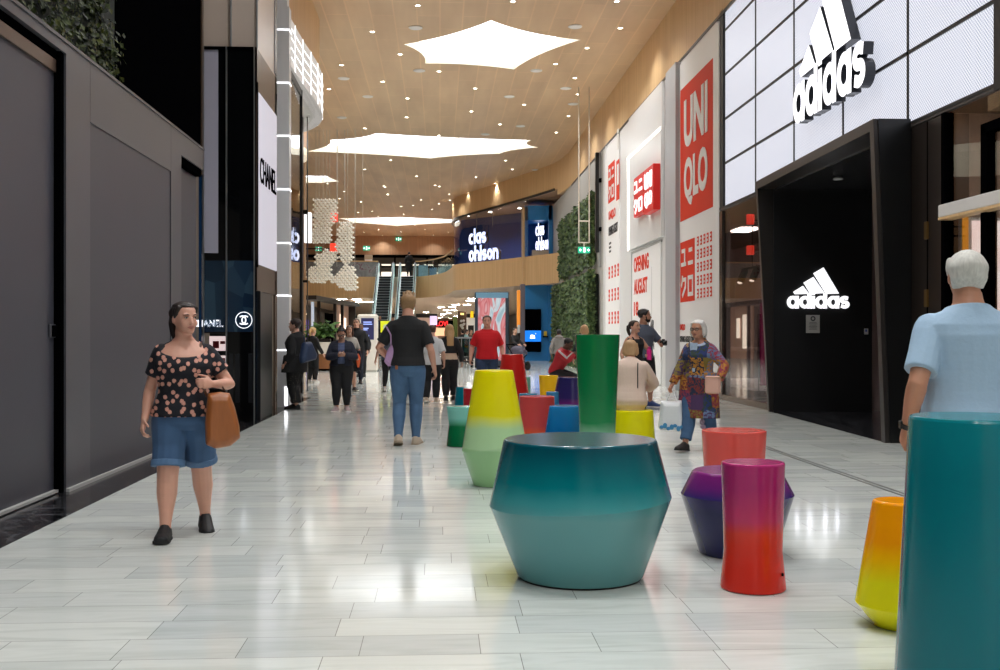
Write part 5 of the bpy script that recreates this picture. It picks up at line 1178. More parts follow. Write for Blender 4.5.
    def legpts(s, i, t1=2., e=0., loose=0.):
        h = s.H; k = 1 + (s.bulk - 1) * .9; f = 1.04 if s.sex == 'f' else .98
        R = [(0, .062), (.2, .060), (.5, .052), (.85, .040), (1., .0375), (1.15, .037), (1.35, .0365), (1.65, .027), (1.9, .0205), (2., .0205)]
        P = []; Q = []
        for t, r in R:
            if t > t1 + 1e-6: break
            p = s.hip[i].lerp(s.knee[i], t) if t <= 1 else s.knee[i].lerp(s.ank[i], t - 1)
            if 1.1 < t < 1.7: p = p + V((0, .008 * h, 0))
            P.append(p); Q.append(r * h * k * f + e + loose * t)
        if R[len(P) - 1][0] < t1 - .02:
            P.append(s.hip[i].lerp(s.knee[i], t1) if t1 <= 1 else s.knee[i].lerp(s.ank[i], t1 - 1)); Q.append(Q[-1] + loose * .1)
        return P, Q
    def hl(s, x, y, z): return s.HO + s.HR @ V((x * s.hh, y * s.hh, z * s.hh))
    def hand(s, b, i):
        h = s.H; A = s.arms[i]; sg = (-1, 1)[i]; w = s.wri[i]; fd = (w - s.elb[i]).normalized(); L_ = .105 * h
        if 'hd' in A: fd = (fd + V(A['hd'])).normalized()
        nrm = V(A.get('palm', (-sg, .15, 0))); nrm = (nrm - fd * nrm.dot(fd)).normalized(); sd = V(A.get('thumb', (0, -1, 0))); sd = (sd - fd * sd.dot(fd) - nrm * sd.dot(nrm)); sd = sd.normalized() if sd.length > .1 else nrm.cross(fd)
        curl = A.get('curl', 28); pw, pt = L_ * .235, L_ * .095
        rings = []
        for t, a, c in ((-.06, .62, 1.25), (.08, .75, 1.2), (.25, .98, 1.25), (.42, 1.02, 1.1), (.5, .95, .9)):
            o = w + fd * L_ * t; rings.append([o + sd * (pw * a * cos(2 * pi * q / 12)) + nrm * (pt * c * sin(2 * pi * q / 12)) for q in range(12)])
        b.loft(rings)
        for f, (off, ln) in enumerate(((.72, .43), (.24, .48), (-.24, .45), (-.70, .36))):
            p = w + fd * L_ * .46 + sd * pw * off; d = (fd + sd * off * .12).normalized(); P = [p - d * L_ * .1, p]; c = radians(curl * (1 + .12 * f)); ang = c * .55
            for sgm in (.42, .32, .26):
                dd = d * cos(ang) + nrm * sin(ang); P.append(P[-1] + dd * (L_ * ln * sgm)); ang += c
            r = max(.0075, L_ * .047) * (1 if f < 3 else .88); b.tube(P, [r * 1.08, r * 1.08, r, r * .93, r * .8], 8)
        p = w + fd * L_ * .12 + sd * pw * .75; t1 = (fd * .62 + sd * .72 + nrm * .25).normalized(); t2 = (fd * .85 + sd * .35 + nrm * (.25 + curl / 110)).normalized()
        r = max(.0085, L_ * .055); P = [p - t1 * L_ * .08, p + t1 * L_ * .17, p + t1 * L_ * .17 + t2 * L_ * .18, p + t1 * L_ * .17 + t2 * L_ * .30]; b.tube(P, [r * 1.25, r * 1.1, r, r * .8], 8)
    def build_body(s):
        b = MB(); h = s.H; s.torso(b, .455, .885, 0., n=22, dz=.02)
        for i in (0, 1):
            P, Q = s.armpts(i); s.limb(b, P, Q); s.hand(b, i)
            P, Q = s.legpts(i); s.limb(b, P, Q)
            a = s.ank[i]; d, pit = s.feet[i]; d = V(d).normalized(); dn = V((0, 0, -1)); d = (d * cos(radians(pit)) + dn * sin(radians(pit))).normalized(); u = d.cross(V((d.y, -d.x, 0))).normalized(); u = u if u.z > 0 else -u
            sdv = d.cross(u); rings = []
            for t, w_, hh, up_ in ((-.030, .012, .012, -.020), (-.02, .017, .018, -.016), (.02, .018, .021, -.016), (.06, .019, .013, -.026), (.095, .020, .009, -.031), (.112, .012, .006, -.035)):
                o = a + d * t * h + u * up_ * h; rings.append([o + sdv * (w_ * h * cos(2 * pi * q / 12)) + u * (hh * h * sin(2 * pi * q / 12)) for q in range(12)])
            b.loft(rings)
        # neck, head, nose, ears
        nb = s.S(V((0, .006 * h, (.825 + s.dz) * h))); nr = (.031 if s.sex == 'f' else .036) * h
        b.tube([nb, s.hl(0, .10, .05), s.hl(0, .05, .35)], [nr * 1.12, nr, nr * .95], 14)
        jw = lambda z: 1 + max(0, s.bulk - 1) * .75 * max(0, 1 - abs(z - .12) / .34); b.loft([[s.hl(cos(2 * pi * a / 22) * w_ * jw(z), cy + sin(2 * pi * a / 22) * d_ * (1 + (jw(z) - 1) * .3), z) for a in range(22)] for z, w_, d_, cy in HEADP])
        b.tube([s.hl(0, -.415, .56), s.hl(0, -.46, .45), s.hl(0, -.515, .345)], [.032 * s.hh, .042 * s.hh, .062 * s.hh], 10)
        b.ell(s.hl(0, -.40, .35), .11 * s.hh, .09 * s.hh, .05 * s.hh, s.HR); b.ell(s.hl(0, -.395, .20), .13 * s.hh, .07 * s.hh, .06 * s.hh, s.HR); b.ell(s.hl(0, -.37, .06), .13 * s.hh, .10 * s.hh, .08 * s.hh, s.HR)
        for sg in (-1, 1):
            b.ell(s.hl(sg * .345, .06, .43), .035 * s.hh, .085 * s.hh, .125 * s.hh, s.HR); b.ell(s.hl(sg * .16, -.325, .34), .13 * s.hh, .10 * s.hh, .14 * s.hh, s.HR); b.ell(s.hl(sg * .14, -.40, .615), .13 * s.hh, .05 * s.hh, .035 * s.hh, s.HR)
        s.body = put('body', fuse(b, s.vox, 2, .5), s.skinm, s.root)
    def face(s, brow=(60, 42, 32), lip=(186, 116, 104), iris=(60, 44, 34)):
        hh = s.hh
        for sg in (-1, 1):
            b = MB(); b.ell(s.hl(sg * .15, -.418, .515), .062 * hh, .030 * hh, .030 * hh, s.HR, 12, 7); e = b.build('eye', M('eye_white', (222, 214, 206), .25), s.root, smooth=True)
            b = MB(); b.ell(s.hl(sg * .15, -.443, .515), .028 * hh, .010 * hh, .028 * hh, s.HR, 10, 7); b.build('iris', M('iris_%d' % iris[0], iris, .15), e, smooth=True)
            b = MB(); b.tube([s.hl(sg * .075, -.462, .60), s.hl(sg * .15, -.462, .625), s.hl(sg * .235, -.425, .595)], [.010 * hh, .014 * hh, .007 * hh], 8); b.build('eyebrow', M('brow_%d_%d' % brow[:2], brow, .8), s.root, smooth=True)
            b = MB(); b.tube([s.hl(sg * .085, -.446, .53), s.hl(sg * .15, -.457, .548), s.hl(sg * .215, -.425, .527)], .009 * hh, 6); b.build('eyelid', M('lid_dark', (84, 56, 46), .6), s.root, smooth=True)
        b = MB(); b.tube([s.hl(-.115, -.435, .215), s.hl(-.05, -.468, .232), s.hl(0, -.472, .226), s.hl(.05, -.468, .232), s.hl(.115, -.435, .215)], [.008 * hh, .022 * hh, .022 * hh, .022 * hh, .008 * hh], 8)
        b.tube([s.hl(-.095, -.438, .198), s.hl(0, -.470, .182), s.hl(.095, -.438, .198)], [.010 * hh, .028 * hh, .010 * hh], 8); b.build('lips', M('lips_%d' % lip[0], lip, .45), s.root, smooth=True)
    def beard(s, c=(40, 30, 26), cover=.34):
        b = MB(); b.loft([[s.hl(cos(2 * pi * a / 22) * w_ * 1.06, cy + sin(2 * pi * a / 22) * d_ * 1.07, z - .02) for a in range(22)] for z, w_, d_, cy in HEADP if z <= cover - .1])
        for sg in (-1, 1): b.tube([s.hl(sg * .30, -.10, .42), s.hl(sg * .28, -.16, .2)], .05 * s.hh, 8)
        b.tube([s.hl(-.12, -.43, .20), s.hl(-.08, -.455, .265), s.hl(.08, -.455, .265), s.hl(.12, -.43, .20)], .03 * s.hh, 8)
        put('beard', fuse(b, s.vox * .8, 1), M('hair_%d_%d' % c[:2], c, .8, 0, .25, 30.), s.root)
    def hair(s, c, style='short', low=.34, vol=1.08, rough=.55, streak=None, top=1.):
        """cap of hair open over the face, plus a tail, a bun or hanging lengths"""
        hh = s.hh; b = MB(); rings = []; n = 24
        for k in range(12):
            z = low + (1.035 * top - low) * k / 11; w_, d_, cy = lerp_tab(HEADP, min(.99, z / (1.035 * top) if z > .9 else z))
            f = cy - d_; back = cy + d_; q = vol
            if z < .66: fr = cy + (.12 if z < .45 else -.07)      # leaves face and ears free
            elif z < .84: t = (z - .66) / .18; fr = (cy - .02) * (1 - t) + (f * 1.02) * t
            else: fr = f * 1.06
            bk = back * q + .03; rings.append([s.hl(cos(2 * pi * a / n) * (w_ * q + .015), (fr + bk) / 2 + sin(2 * pi * a / n) * (bk - fr) / 2, z) for a in range(n)])
        b.loft(rings)
        for sg in (-1, 1): b.ell(s.hl(sg * .315, .0, .68), .07 * hh, .19 * hh, .17 * hh, s.HR)
        for sg in (-1, 1): b.tube([s.hl(sg * .29, -.17, .82), s.hl(sg * .325, -.10, .66), s.hl(sg * .345, -.02, .52)], [.09 * hh, .08 * hh, .045 * hh], 8)
        if style == 'pony': b.tube([s.hl(0, .50, .66), s.hl(.0, .66, .60), s.hl(.0, .70, .30), s.hl(0, .64, -.02), s.hl(0, .58, -.25)], [.11 * hh, .15 * hh, .16 * hh, .13 * hh, .04 * hh], 10)
        if style == 'bun': b.ell(s.hl(0, .30, 1.02), .2 * hh, .2 * hh, .18 * hh, s.HR)
        if style in ('long', 'bob'):
            L_ = -1.15 if style == 'long' else -.02; rr_ = []
            for k in range(8):
                z = .62 + (L_ - .62) * k / 7; t = k / 7; w_ = (.40 if style == 'bob' else .385) * (1 - .12 * t) + (.06 * sin(t * 3.1) if style == 'bob' else 0); y0 = .10; y1 = .52 - .06 * t
                if style == 'long': q = min(1, max(0, (.25 - z) / .5)); y0 += .22 * q; y1 += .30 * q
                rr_.append([s.hl(cos(2 * pi * a / n) * w_, (y0 + y1) / 2 + sin(2 * pi * a / n) * (y1 - y0) / 2, z) for a in range(n)])
            b.loft(rr_)
            for sg in (-1, 1): b.tube([s.hl(sg * .30, -.10, .78), s.hl(sg * .37, -.06, .52), s.hl(sg * .40, -.02, .2), s.hl(sg * (.36 if style == 'bob' else .38), .0, L_ + .1)], [.08 * hh, .10 * hh, .12 * hh, .05 * hh], 10)
        if style == 'quiff':
            rq = random.Random(3)
            for k in range(46): t = rq.uniform(0, 6.28); q = rq.uniform(0, .34) ; b.tube([s.hl(q * cos(t) * .8, .04 + q * sin(t) * 1.1, .88), s.hl(q * cos(t) * 1.05 + rq.gauss(0, .03), .03 + q * sin(t) * 1.2 - .03, 1.10 - q * q * 1.0 + rq.uniform(-.03, .05))], [.075 * hh, .045 * hh], 7)
        key = 'hair_%d_%d' % c[:2]
        m = M(key, c, rough, 0, .3, 9., .25, stretch=(9, 9, 1.2)); return put('hair', fuse(b, s.vox * .9, 2), m, s.root)
    def top(s, mat, sleeve=.55, z0=.50, z1=.845, e=.013, flare=0., tilt=.022, loose=.006, name='shirt', se=.010, it=3):
        b = MB(); s.torso(b, z0, z1, e, flare, tilt)
        if sleeve > 0:
            for i in (0, 1): P, Q = s.armpts(i, sleeve, se, loose); s.limb(b, P, Q, end=False)
        return put(name, fuse(b, s.vox, it), mat, s.root)
    def coat(s, mat, hem=.26, sleeve=1.9, e=.03, wid=.13, dep_=.10, hw=None, loose=.006, name='coat', se=.016, tilt=.02, z1=.848):
        b = MB(); s.torso(b, .47, z1, e, 0, tilt)
        c = (s.knee[0] + s.knee[1]) / 2; rings = []; n = 28; hw = hw or wid
        for k in range(8):
            t = k / 7; z = .60 + (hem - .60) * t; y = c.y * t * .7; x = c.x * t * .5
            rings.append([V((x + cos(2 * pi * a / n) * (wid + (hw - wid) * t) * s.H, y + sin(2 * pi * a / n) * dep_ * s.H, (z + s.dz) * s.H)) for a in range(n)])
        b.loft(rings)
        for i in (0, 1): P, Q = s.armpts(i, sleeve, se, loose); s.limb(b, P, Q, end=False)
        return put(name, fuse(b, s.vox, 4), mat, s.root)
    def bottom(s, mat, leg=1.93, e=.012, loose=.0, z1=.60, name='trousers', hip=0.):
        b = MB(); s.torso(b, .455, z1, e + hip)
        for i in (0, 1): P, Q = s.legpts(i, leg, e, loose); s.limb(b, P, Q, end=False)
        return put(name, fuse(b, s.vox, 3), mat, s.root)
    def shoes(s, mat, sole=None, e=.007, top_=.0, hi=.02):
        h = s.H
        for i in (0, 1):
            a = s.ank[i]; d, pit = s.feet[i]; d = V(d).normalized(); d = (d * cos(radians(pit)) + V((0, 0, -1)) * sin(radians(pit))).normalized(); u = d.cross(V((d.y, -d.x, 0))).normalized(); u = u if u.z > 0 else -u; sd = d.cross(u)
            b = MB(); rings = []
            for t, w_, z0, z1 in ((-.043, .010, -.040, -.010), (-.036, .020, -.045, .004), (-.015, .026, -.045, .016 + top_), (.02, .027, -.045, .018 + top_ * .5), (.05, .028, -.045, .002), (.085, .030, -.045, -.012), (.112, .027, -.045, -.020), (.130, .014, -.044, -.028)):
                o = a + d * t * h; rings.append([o + sd * (w_ * h + e * .4) * x + u * ((z0 + (z1 - z0) * y) * h) for x, y in ((-.9, .0), (-1, .25), (-.92, .6), (-.55, .93), (0, 1.02), (.55, .93), (.92, .6), (1, .25), (.9, .0))])
            b.loft(rings); sh = put('shoe', fuse(b, s.vox * .75, 2), mat, s.root)
            if sole:
                b = MB(); out = []
                for t, w_ in ((-.046, .012), (-.038, .022), (-.01, .026), (.03, .025), (.07, .030), (.108, .029), (.13, .015)): out.append((t, w_))
                pts = [(t, w_) for t, w_ in out] + [(t, -w_) for t, w_ in out[::-1]]
                b.loft([[a + d * t * h + sd * (w_ * h * 1.06 + math.copysign(.003, w_)) + u * z * h for t, w_ in pts] for z in (-.052, -.040)]); b.build('sole', sole, sh)
    def strap(s, mat, pts, r=.009, name='strap'):
        b = MB(); b.tube(pts, r, 8, flat=.5); return b.build(name, mat, s.root, smooth=True)
def cloth(name, c, rough=.85, var=.15, scale=60., bump=.15): return M(name, c, rough, 0, var, scale, bump)
def denim(name, c):
    return M(name, c, .85, 0, .30, 7., .12)
C_black = cloth('cloth_black', (24, 24, 26)); C_navy = cloth('cloth_navy', (28, 32, 48)); C_white = cloth('cloth_white', (206, 206, 206), var=.05); C_greyb = cloth('cloth_grey_blue', (84, 90, 104))
D_blue = denim('denim_blue', (62, 92, 128)); D_dark = denim('denim_dark', (44, 60, 88)); D_light = denim('denim_mid', (74, 104, 138))
L_black = M('shoe_black', (20, 20, 21), .6); L_white = M('shoe_white', (214, 208, 200), .6); L_tan = M('shoe_beige', (186, 168, 148), .7); S_white = M('sole_white', (226, 222, 214), .6); S_black = M('sole_black', (22, 22, 22), .7); L_pink = M('shoe_pink_grey', (170, 150, 150), .7)
SK = (208, 160, 136); SKD = (120, 82, 62); SKT = (178, 128, 102)
# ---- patterned materials
def mat_spots():
    m, nt, b = nodes('top_spots'); tc = N(nt, 'ShaderNodeTexCoord'); sx = N(nt, 'ShaderNodeSeparateXYZ'); L(nt, tc.outputs['Object'], sx.inputs[0]); cb = N(nt, 'ShaderNodeCombineXYZ'); L(nt, sx.outputs[0], cb.inputs[0]); L(nt, sx.outputs[2], cb.inputs[1]); L(nt, sx.outputs[1], cb.inputs[2]); mp = N(nt, 'ShaderNodeMapping'); mp.inputs['Scale'].default_value = (21, 18.5, 0); L(nt, cb.outputs[0], mp.inputs[0])
    nz = N(nt, 'ShaderNodeTexNoise', Scale=4.); L(nt, mp.outputs[0], nz.inputs['Vector']); ad = N(nt, 'ShaderNodeMix', data_type='RGBA', blend_type='LINEAR_LIGHT'); ad.inputs[0].default_value = .10; L(nt, mp.outputs[0], ad.inputs[6]); L(nt, nz.outputs['Color'], ad.inputs[7])
    v = N(nt, 'ShaderNodeTexVoronoi', Scale=1., Randomness=.8, voronoi_dimensions='2D'); L(nt, ad.outputs[2], v.inputs['Vector'])
    r = ramp(nt, [(0, (222, 168, 150)), (.2, (206, 146, 128)), (.27, (212, 156, 138)), (.30, (20, 20, 30)), (1, (18, 18, 28))]); L(nt, v.outputs['Distance'], r.inputs[0]); L(nt, r.outputs[0], b.inputs['Base Color']); b.inputs['Roughness'].default_value = .85; return m
def mat_patchwork():
    m, nt, b = nodes('coat_patchwork'); tc = N(nt, 'ShaderNodeTexCoord'); mp = N(nt, 'ShaderNodeMapping'); mp.inputs['Scale'].default_value = (5.5, 3, 5.2); L(nt, tc.outputs['Object'], mp.inputs[0])
    v = N(nt, 'ShaderNodeTexVoronoi', Scale=1., Randomness=.45, distance='CHEBYCHEV'); L(nt, mp.outputs[0], v.inputs['Vector'])
    sp = N(nt, 'ShaderNodeSeparateColor'); L(nt, v.outputs['Color'], sp.inputs[0])
    pal = [(112, 44, 40), (176, 120, 40), (36, 52, 104), (120, 104, 44), (84, 60, 110), (150, 76, 44), (28, 36, 62), (180, 150, 60), (96, 116, 150), (140, 50, 70), (70, 44, 84), (46, 60, 50)]
    r = ramp(nt, [(i / len(pal), c) for i, c in enumerate(pal)], 'CONSTANT'); L(nt, sp.outputs[0], r.inputs[0])
    r2 = ramp(nt, [(i / len(pal), c) for i, c in enumerate(pal[5:] + pal[:5])], 'CONSTANT'); L(nt, sp.outputs[1], r2.inputs[0])
    w = N(nt, 'ShaderNodeTexNoise', Scale=16., Detail=2., Distortion=2.2); L(nt, tc.outputs['Object'], w.inputs['Vector']); rw = ramp(nt, [(.47, (0, 0, 0)), (.52, (255, 255, 255))]); L(nt, w.outputs['Fac'], rw.inputs[0])
    mx = N(nt, 'ShaderNodeMix', data_type='RGBA'); L(nt, rw.outputs[0], mx.inputs[0]); L(nt, r.outputs[0], mx.inputs[6]); L(nt, r2.outputs[0], mx.inputs[7]); L(nt, mx.outputs[2], b.inputs['Base Color']); b.inputs['Roughness'].default_value = .85; return m
def mat_flecks():
    m, nt, b = nodes('trouser_flecks'); tc = N(nt, 'ShaderNodeTexCoord'); v = N(nt, 'ShaderNodeTexVoronoi', Scale=26., Randomness=.4); L(nt, tc.outputs['Object'], v.inputs['Vector'])
    r = ramp(nt, [(0, (150, 140, 132)), (.16, (120, 112, 106)), (.2, (26, 25, 26)), (1, (24, 23, 24))]); L(nt, v.outputs['Distance'], r.inputs[0]); L(nt, r.outputs[0], b.inputs['Base Color']); b.inputs['Roughness'].default_value = .85; return m
def hang_bag(name, label, cat, loc, rz, prof, w, t, mat, strap=None, smat=None, group=None, voxel=.008):
    """soft bag: outline prof in (x,z), lofted to thickness t, bulging"""
    o = thing(name, label, cat, loc, rz); rings = []
    n = len(prof)
    for k in range(9):
        a = -1 + 2 * k / 8; q = (1 - abs(a) ** 3 * .28); c = (sum(p[0] for p in prof) / n, sum(p[1] for p in prof) / n)
        rings.append([V((c[0] + (x - c[0]) * q, a * t / 2, c[1] + (z - c[1]) * q)) for x, z in prof])
    b = MB(); b.loft(rings); put('bag_body', fuse(b, voxel, 4), mat, o)
    if strap:
        for sp in strap: b = MB(); b.tube(sp, .010, 8, flat=.6); b.build('strap', smat or mat, o, smooth=True)
    return o
def away(px, d): return at(px, d)
# ---- A. woman in the spotted top, nearest on the left
p = at(184, 7.42)
A = Fig('woman in a dark spotted top and denim shorts walking with a brown bag', p.x, p.y, 1.625, 12, 'f', 1.15, (214, 160, 138), legs=[(-.074, -.085, .046), (.088, .135, .056)], feet=[((-.12, -1, 0), -4), ((.10, -1, 0), 12)],
        arms=[dict(w=(-.160, -.03, .50), pole=(-.2, 1, 0), curl=34), dict(w=(.115, -.125, .655), pole=(.75, .7, -.5), curl=62, palm=(-.3, .8, -.2), thumb=(-.2, -.3, 1), hd=(-.5, -.1, .1))], head=(30, 2), vox=.0065, belly=.012)
A.face((52, 36, 28)); A.hair((36, 26, 22), 'pony', vol=1.06)
A.top(mat_spots(),   .62, .515, .818, .016, .012, .058, .012, 'spotted_top', .014)
A.bottom(D_blue, .84, .009, .002, .585, 'denim_shorts')
b = MB()
for i in (0, 1):
    P, Q = A.legpts(i, .84, .009, .002); a, c = P[-2], P[-1]; d = (c - a).normalized(); b.tube([c - d * .04, c + d * .004], [Q[-1] + .006, Q[-1] + .007], 20, rnd=False)
put('rolled_hem', fuse(b, .006, 1), denim('denim_hem', (84, 116, 152)), A.root)
A.shoes(L_black, S_black)
W = A.root.matrix_basis if False else None
def world(F, v): r = F.root.rotation_euler.z; return F.root.location + V((v.x * cos(r) - v.y * sin(r), v.x * sin(r) + v.y * cos(r), v.z))
hp = A.wri[1]; bl = V((hp.x + .055, hp.y - .005, .0)); q = world(A, bl)
M_leather = M('leather_tan', (158, 92, 46), .35, 0, .25, 5., .1, stretch=(9, 9, 1.4))
shp = A.sh[1] + V((.0, -.01, .055))
top1, top2 = V((-.085, 0, .98)), V((.06, 0, .99))
hang_bag('handbag', 'tan leather bag hanging from the shoulder of the woman in spots', 'bag', (q.x, q.y, 0), radians(12), [(-.08, 1.0), (-.10, .80), (-.095, .65), (-.03, .62), (.07, .635), (.135, .69), (.13, .77), (.10, .90), (.065, 1.0), (0, 1.01)], .3, .15, M_leather,
         [[top1, V((shp.x - bl.x - .05, shp.y - bl.y - .075, 1.12)), V((shp.x - bl.x - .045, shp.y - bl.y - .085, 1.24)), V((shp.x - bl.x - .03, shp.y - bl.y - .03, shp.z + .012)), V((shp.x - bl.x - .02, shp.y - bl.y + .05, shp.z - .02)), V((shp.x - bl.x + .0, shp.y - bl.y + .10, 1.2)), V((.03, .06, 1.02))]], M('leather_dark', (92, 56, 34), .4, 0, .2, 8.))
# ---- B. tall man in a black T-shirt walking away
p = at(408, 13.55)
B = Fig('tall fair haired man in black T-shirt and jeans walking away', p.x, p.y, 1.925, 180, 'm', .99, (206, 150, 126), legs=[(-.052, -.03, .046), (.062, .06, .058)], feet=[((-.15, -1, 0), 0), ((.1, -1, 0), 22)],
        arms=[dict(w=(-.175, -.03, .50), pole=(-.2, 1, 0), curl=30), dict(w=(.12, -.10, .555), pole=(.9, .6, 0), curl=45)], head=(0, 3), vox=.008)
B.hair((150, 116, 78), 'quiff', .14, 1.04)
B.top(C_black, .78, .525, .846, .022, .02, .012, .010, 'tee_shirt', .018); B.bottom(D_light, 2.0, .014, .002, .585, 'jeans'); B.shoes(L_tan, M('sole_tan', (150, 132, 112), .7))
b = MB(); b.bbox(.062, .098, .0, .012, -.02, .03, .004); o = b.build('leather_patch', M('patch_tan', (150, 92, 50), .6), B.root); o.location = (.06, .168, .985); o.rotation_euler = (0, 0, -.25)
q = world(B, V((.215, .01, 1.14))); hang_bag('pouch', 'small lilac pouch at the hip of the man in black', 'bag', (q.x, q.y, 0), radians(180), [(-.07, 1.26), (-.09, 1.10), (-.08, 1.0), (.04, 1.0), (.09, 1.06), (.05, 1.2), (.0, 1.28)], .2, .08, cloth('pouch_lilac', (186, 148, 190)), [[V((0, 0, 1.25)), V((.0, .08, 1.40)), V((.05, .12, 1.5))]])
# ---- C. older woman in the patchwork coat
p = at(699, 12.85)
Cw = Fig('grey haired woman in a colourful patchwork coat carrying bags', p.x, p.y, 1.575, -42, 'f', 1.12, (188, 134, 108), legs=[(-.05, -.13, .048), (.05, .10, .048)], feet=[((0, -1, 0), -6), ((0.1, -1, 0), 8)],
         arms=[dict(w=(-.165, -.13, .50), pole=(-.4, 1, 0), curl=70), dict(w=(.20, -.06, .545), pole=(.6, 1, 0), curl=55)], head=(2, 4), vox=.007)
Cw.face((150, 140, 132), (150, 90, 84)); Cw.hair((206, 202, 198), 'bob', .3, 1.10)
Cw.bottom(D_blue, 1.85, .016, .004); Cw.top(M('blouse_blue', (168, 184, 208), .7, 0, .3, 40.), 0., .62, .842, .018, 0, .03, name='blouse')
cm = mat_patchwork(); Cw.coat(cm, .255, 1.88, .030, .150, .105, .178, .004, 'patchwork_coat', .018, .045, .842)
b = MB(); b.add([Cw.S(V((x, -.155, z))) for x, z in ((-.05, 1.29), (.06, 1.29), (.014, .96), (-.012, .96))], [(0, 1, 2, 3)]) if False else b.prism([(-.052, 1.305), (.052, 1.305), (.018, .95), (-.012, .95)], .015, frame((0, -.128, 0), (1, 0, 0), (0, 0, 1))); b.build('blouse_front', MATS['blouse_blue'], Cw.root)
Cw.shoes(M('sandal_dark', (46, 40, 38), .6), S_black)
b = MB(); hh = Cw.hh
for sg in (-1, 1): b.tube([Cw.hl(sg * .15 + cos(a * pi / 6) * .105, -.465, .51 + sin(a * pi / 6) * .085) for a in range(13)], .0032, 6, rnd=False); b.tube([Cw.hl(sg * .255, -.46, .53), Cw.hl(sg * .35, .0, .50)], .003, 6)
b.tube([Cw.hl(-.05, -.47, .53), Cw.hl(.05, -.47, .53)], .003, 6); b.build('glasses', M('glasses_dark', (40, 36, 36), .3), Cw.root)
b = MB(); b.ell(Cw.hl(.38, .02, .17), .014, .014, .03); b.build('earring', M('earring_teal', (30, 110, 130), .3), Cw.root)
b = MB(); b.tube([V((-.05, -.15, 1.31)), V((-.03, -.19, 1.12)), V((.0, -.20, 1.02))], .006, 6); b.build('necklace', M('bead_dark', (50, 44, 60), .3), Cw.root)
q = world(Cw, Cw.wri[0] + V((0, -.01, -.13)))
hang_bag('shopping_bag', 'white plastic carrier bag with blue print held by the woman in patchwork', 'bag', (q.x, q.y, 0), radians(-10), [(-.13, .60), (-.16, .28), (-.13, .245), (.13, .245), (.15, .29), (.12, .61)], .3, .15, M('carrier_white', (214, 216, 218), .35, 0, .08, 9., .2), [[V((-.08, 0, .58)), V((-.02, 0, .70)), V((.03, 0, .71)), V((.07, 0, .58))]])
o = bpy.context.scene.objects[[x.name for x in COL.objects if x.name.startswith('shopping_bag')][0]]
b = MB()
for k in range(7): b.ell((-.12 + k * .04, -.078, .29 + .02 * sin(k * 2.1)), .026, .008, .022 + .012 * (k % 2), None, 10, 6)
b.build('blue_print', M('print_blue', (60, 130, 176), .5), o)
q = world(Cw, Cw.wri[1] + V((-.03, -.10, -.02)))
o = thing('clutch', 'flat dusty pink pouch held against the patchwork coat', 'bag', (q.x, q.y, q.z), radians(-20)); b = MB(); b.bbox(-.09, .09, -.02, .02, -.13, .08, .018); b.build('pouch', M('pouch_pink', (206, 160, 144), .6), o, smooth=False); b = MB(); b.tube([(-.08, -.022, .06), (.08, -.022, .06)], .004, 6); b.build('zip', M('zip_brass', (150, 120, 80), .4, .6), o)
q = world(Cw, V((.10, -.11, .36)))
o = thing('key_fob', 'small bead tassel dangling below the patchwork coat', 'charm', q); b = MB(); b.ell((0, 0, 0), .03, .03, .04); b.ell((.01, 0, -.06), .035, .03, .03); b.build('bead', M('bead_mix', (140, 120, 140), .4, 0, .6, 40.), o); b = MB(); b.tube([(0, 0, .03), (0, 0, .12)], .004, 5); b.build('cord', S_black, o)
# ---- D. man with white hair in a light blue T-shirt at the right
p = at(968, 5.45)
Dm = Fig('white haired man in a light blue T-shirt walking away at the right', p.x, p.y, 1.825, 172, 'm', 1.14, (196, 140, 112), legs=[(-.055, -.04, .046), (.055, .07, .05)], arms=[dict(w=(-.165, -.03, .50), pole=(-.3, 1, 0), curl=38), dict(w=(.168, .0, .505), pole=(.3, 1, 0), curl=30)], head=(-10, 0), vox=.0065, belly=.012)
Dm.hair((206, 204, 196), 'short', .22, 1.08); Dm.top(cloth('tee_light_blue', (164, 192, 216), var=.05), .80, .50, .848, .022, .014, .010, .010, 'tee_shirt', .018); Dm.bottom(D_dark, 1.93, .016, .003, name='jeans'); Dm.shoes(L_white, S_white)
b = MB(); i = 1; w = Dm.wri[i]; d = (Dm.wri[i] - Dm.elb[i]).normalized(); r = .0175 * 1.825
b.tube([w - d * .03, w - d * .005], [r * 1.12 + .003, r * 1.08 + .003], 16, rnd=False); b.bbox(-.02, .02, -.02, .02, -.006, .006, .003, 0, Matrix.Translation(w - d * .018 + V((.034, .0, 0))) @ Matrix.Rotation(pi / 2, 4, 'Y')); b.build('wrist_watch', M('watch_black', (20, 20, 22), .4), Dm.root)
# ---- E. woman looking at her phone
p = at(341.5, 19.6)
Ew = Fig('woman in navy jacket looking down at her phone', p.x, p.y, 1.545, 4, 'f', 1.24, (176, 128, 104), legs=[(-.06, -.04, .046), (.062, .02, .046)], feet=[((-.3, -1, 0), 0), ((.2, -1, 0), 0)],
         arms=[dict(w=(-.035, -.165, .665), pole=(-1, .6, -.4), curl=60, palm=(.6, .4, .6), thumb=(0, -.6, 1)), dict(w=(.045, -.165, .665), pole=(1, .6, -.4), curl=60, palm=(-.6, .4, .6), thumb=(0, -.6, 1))], head=(0, 28), vox=.009, belly=.02)
Ew.face((34, 26, 24), (130, 74, 70)); Ew.hair((26, 22, 22), 'bun', .3, 1.05); Ew.top(cloth('top_slate', (78, 88, 120)), .4, .56, .838, .016, 0, .03, name='slate_top'); Ew.bottom(C_black, 1.9, .014)
b = MB(); Ew.torso(b, .54, .845, .030, .0, .01)
for i in (0, 1): P, Q = Ew.armpts(i, 1.85, .024, .004); Ew.limb(b, P, Q)
me = fuse(b, .009, 3)
import bmesh
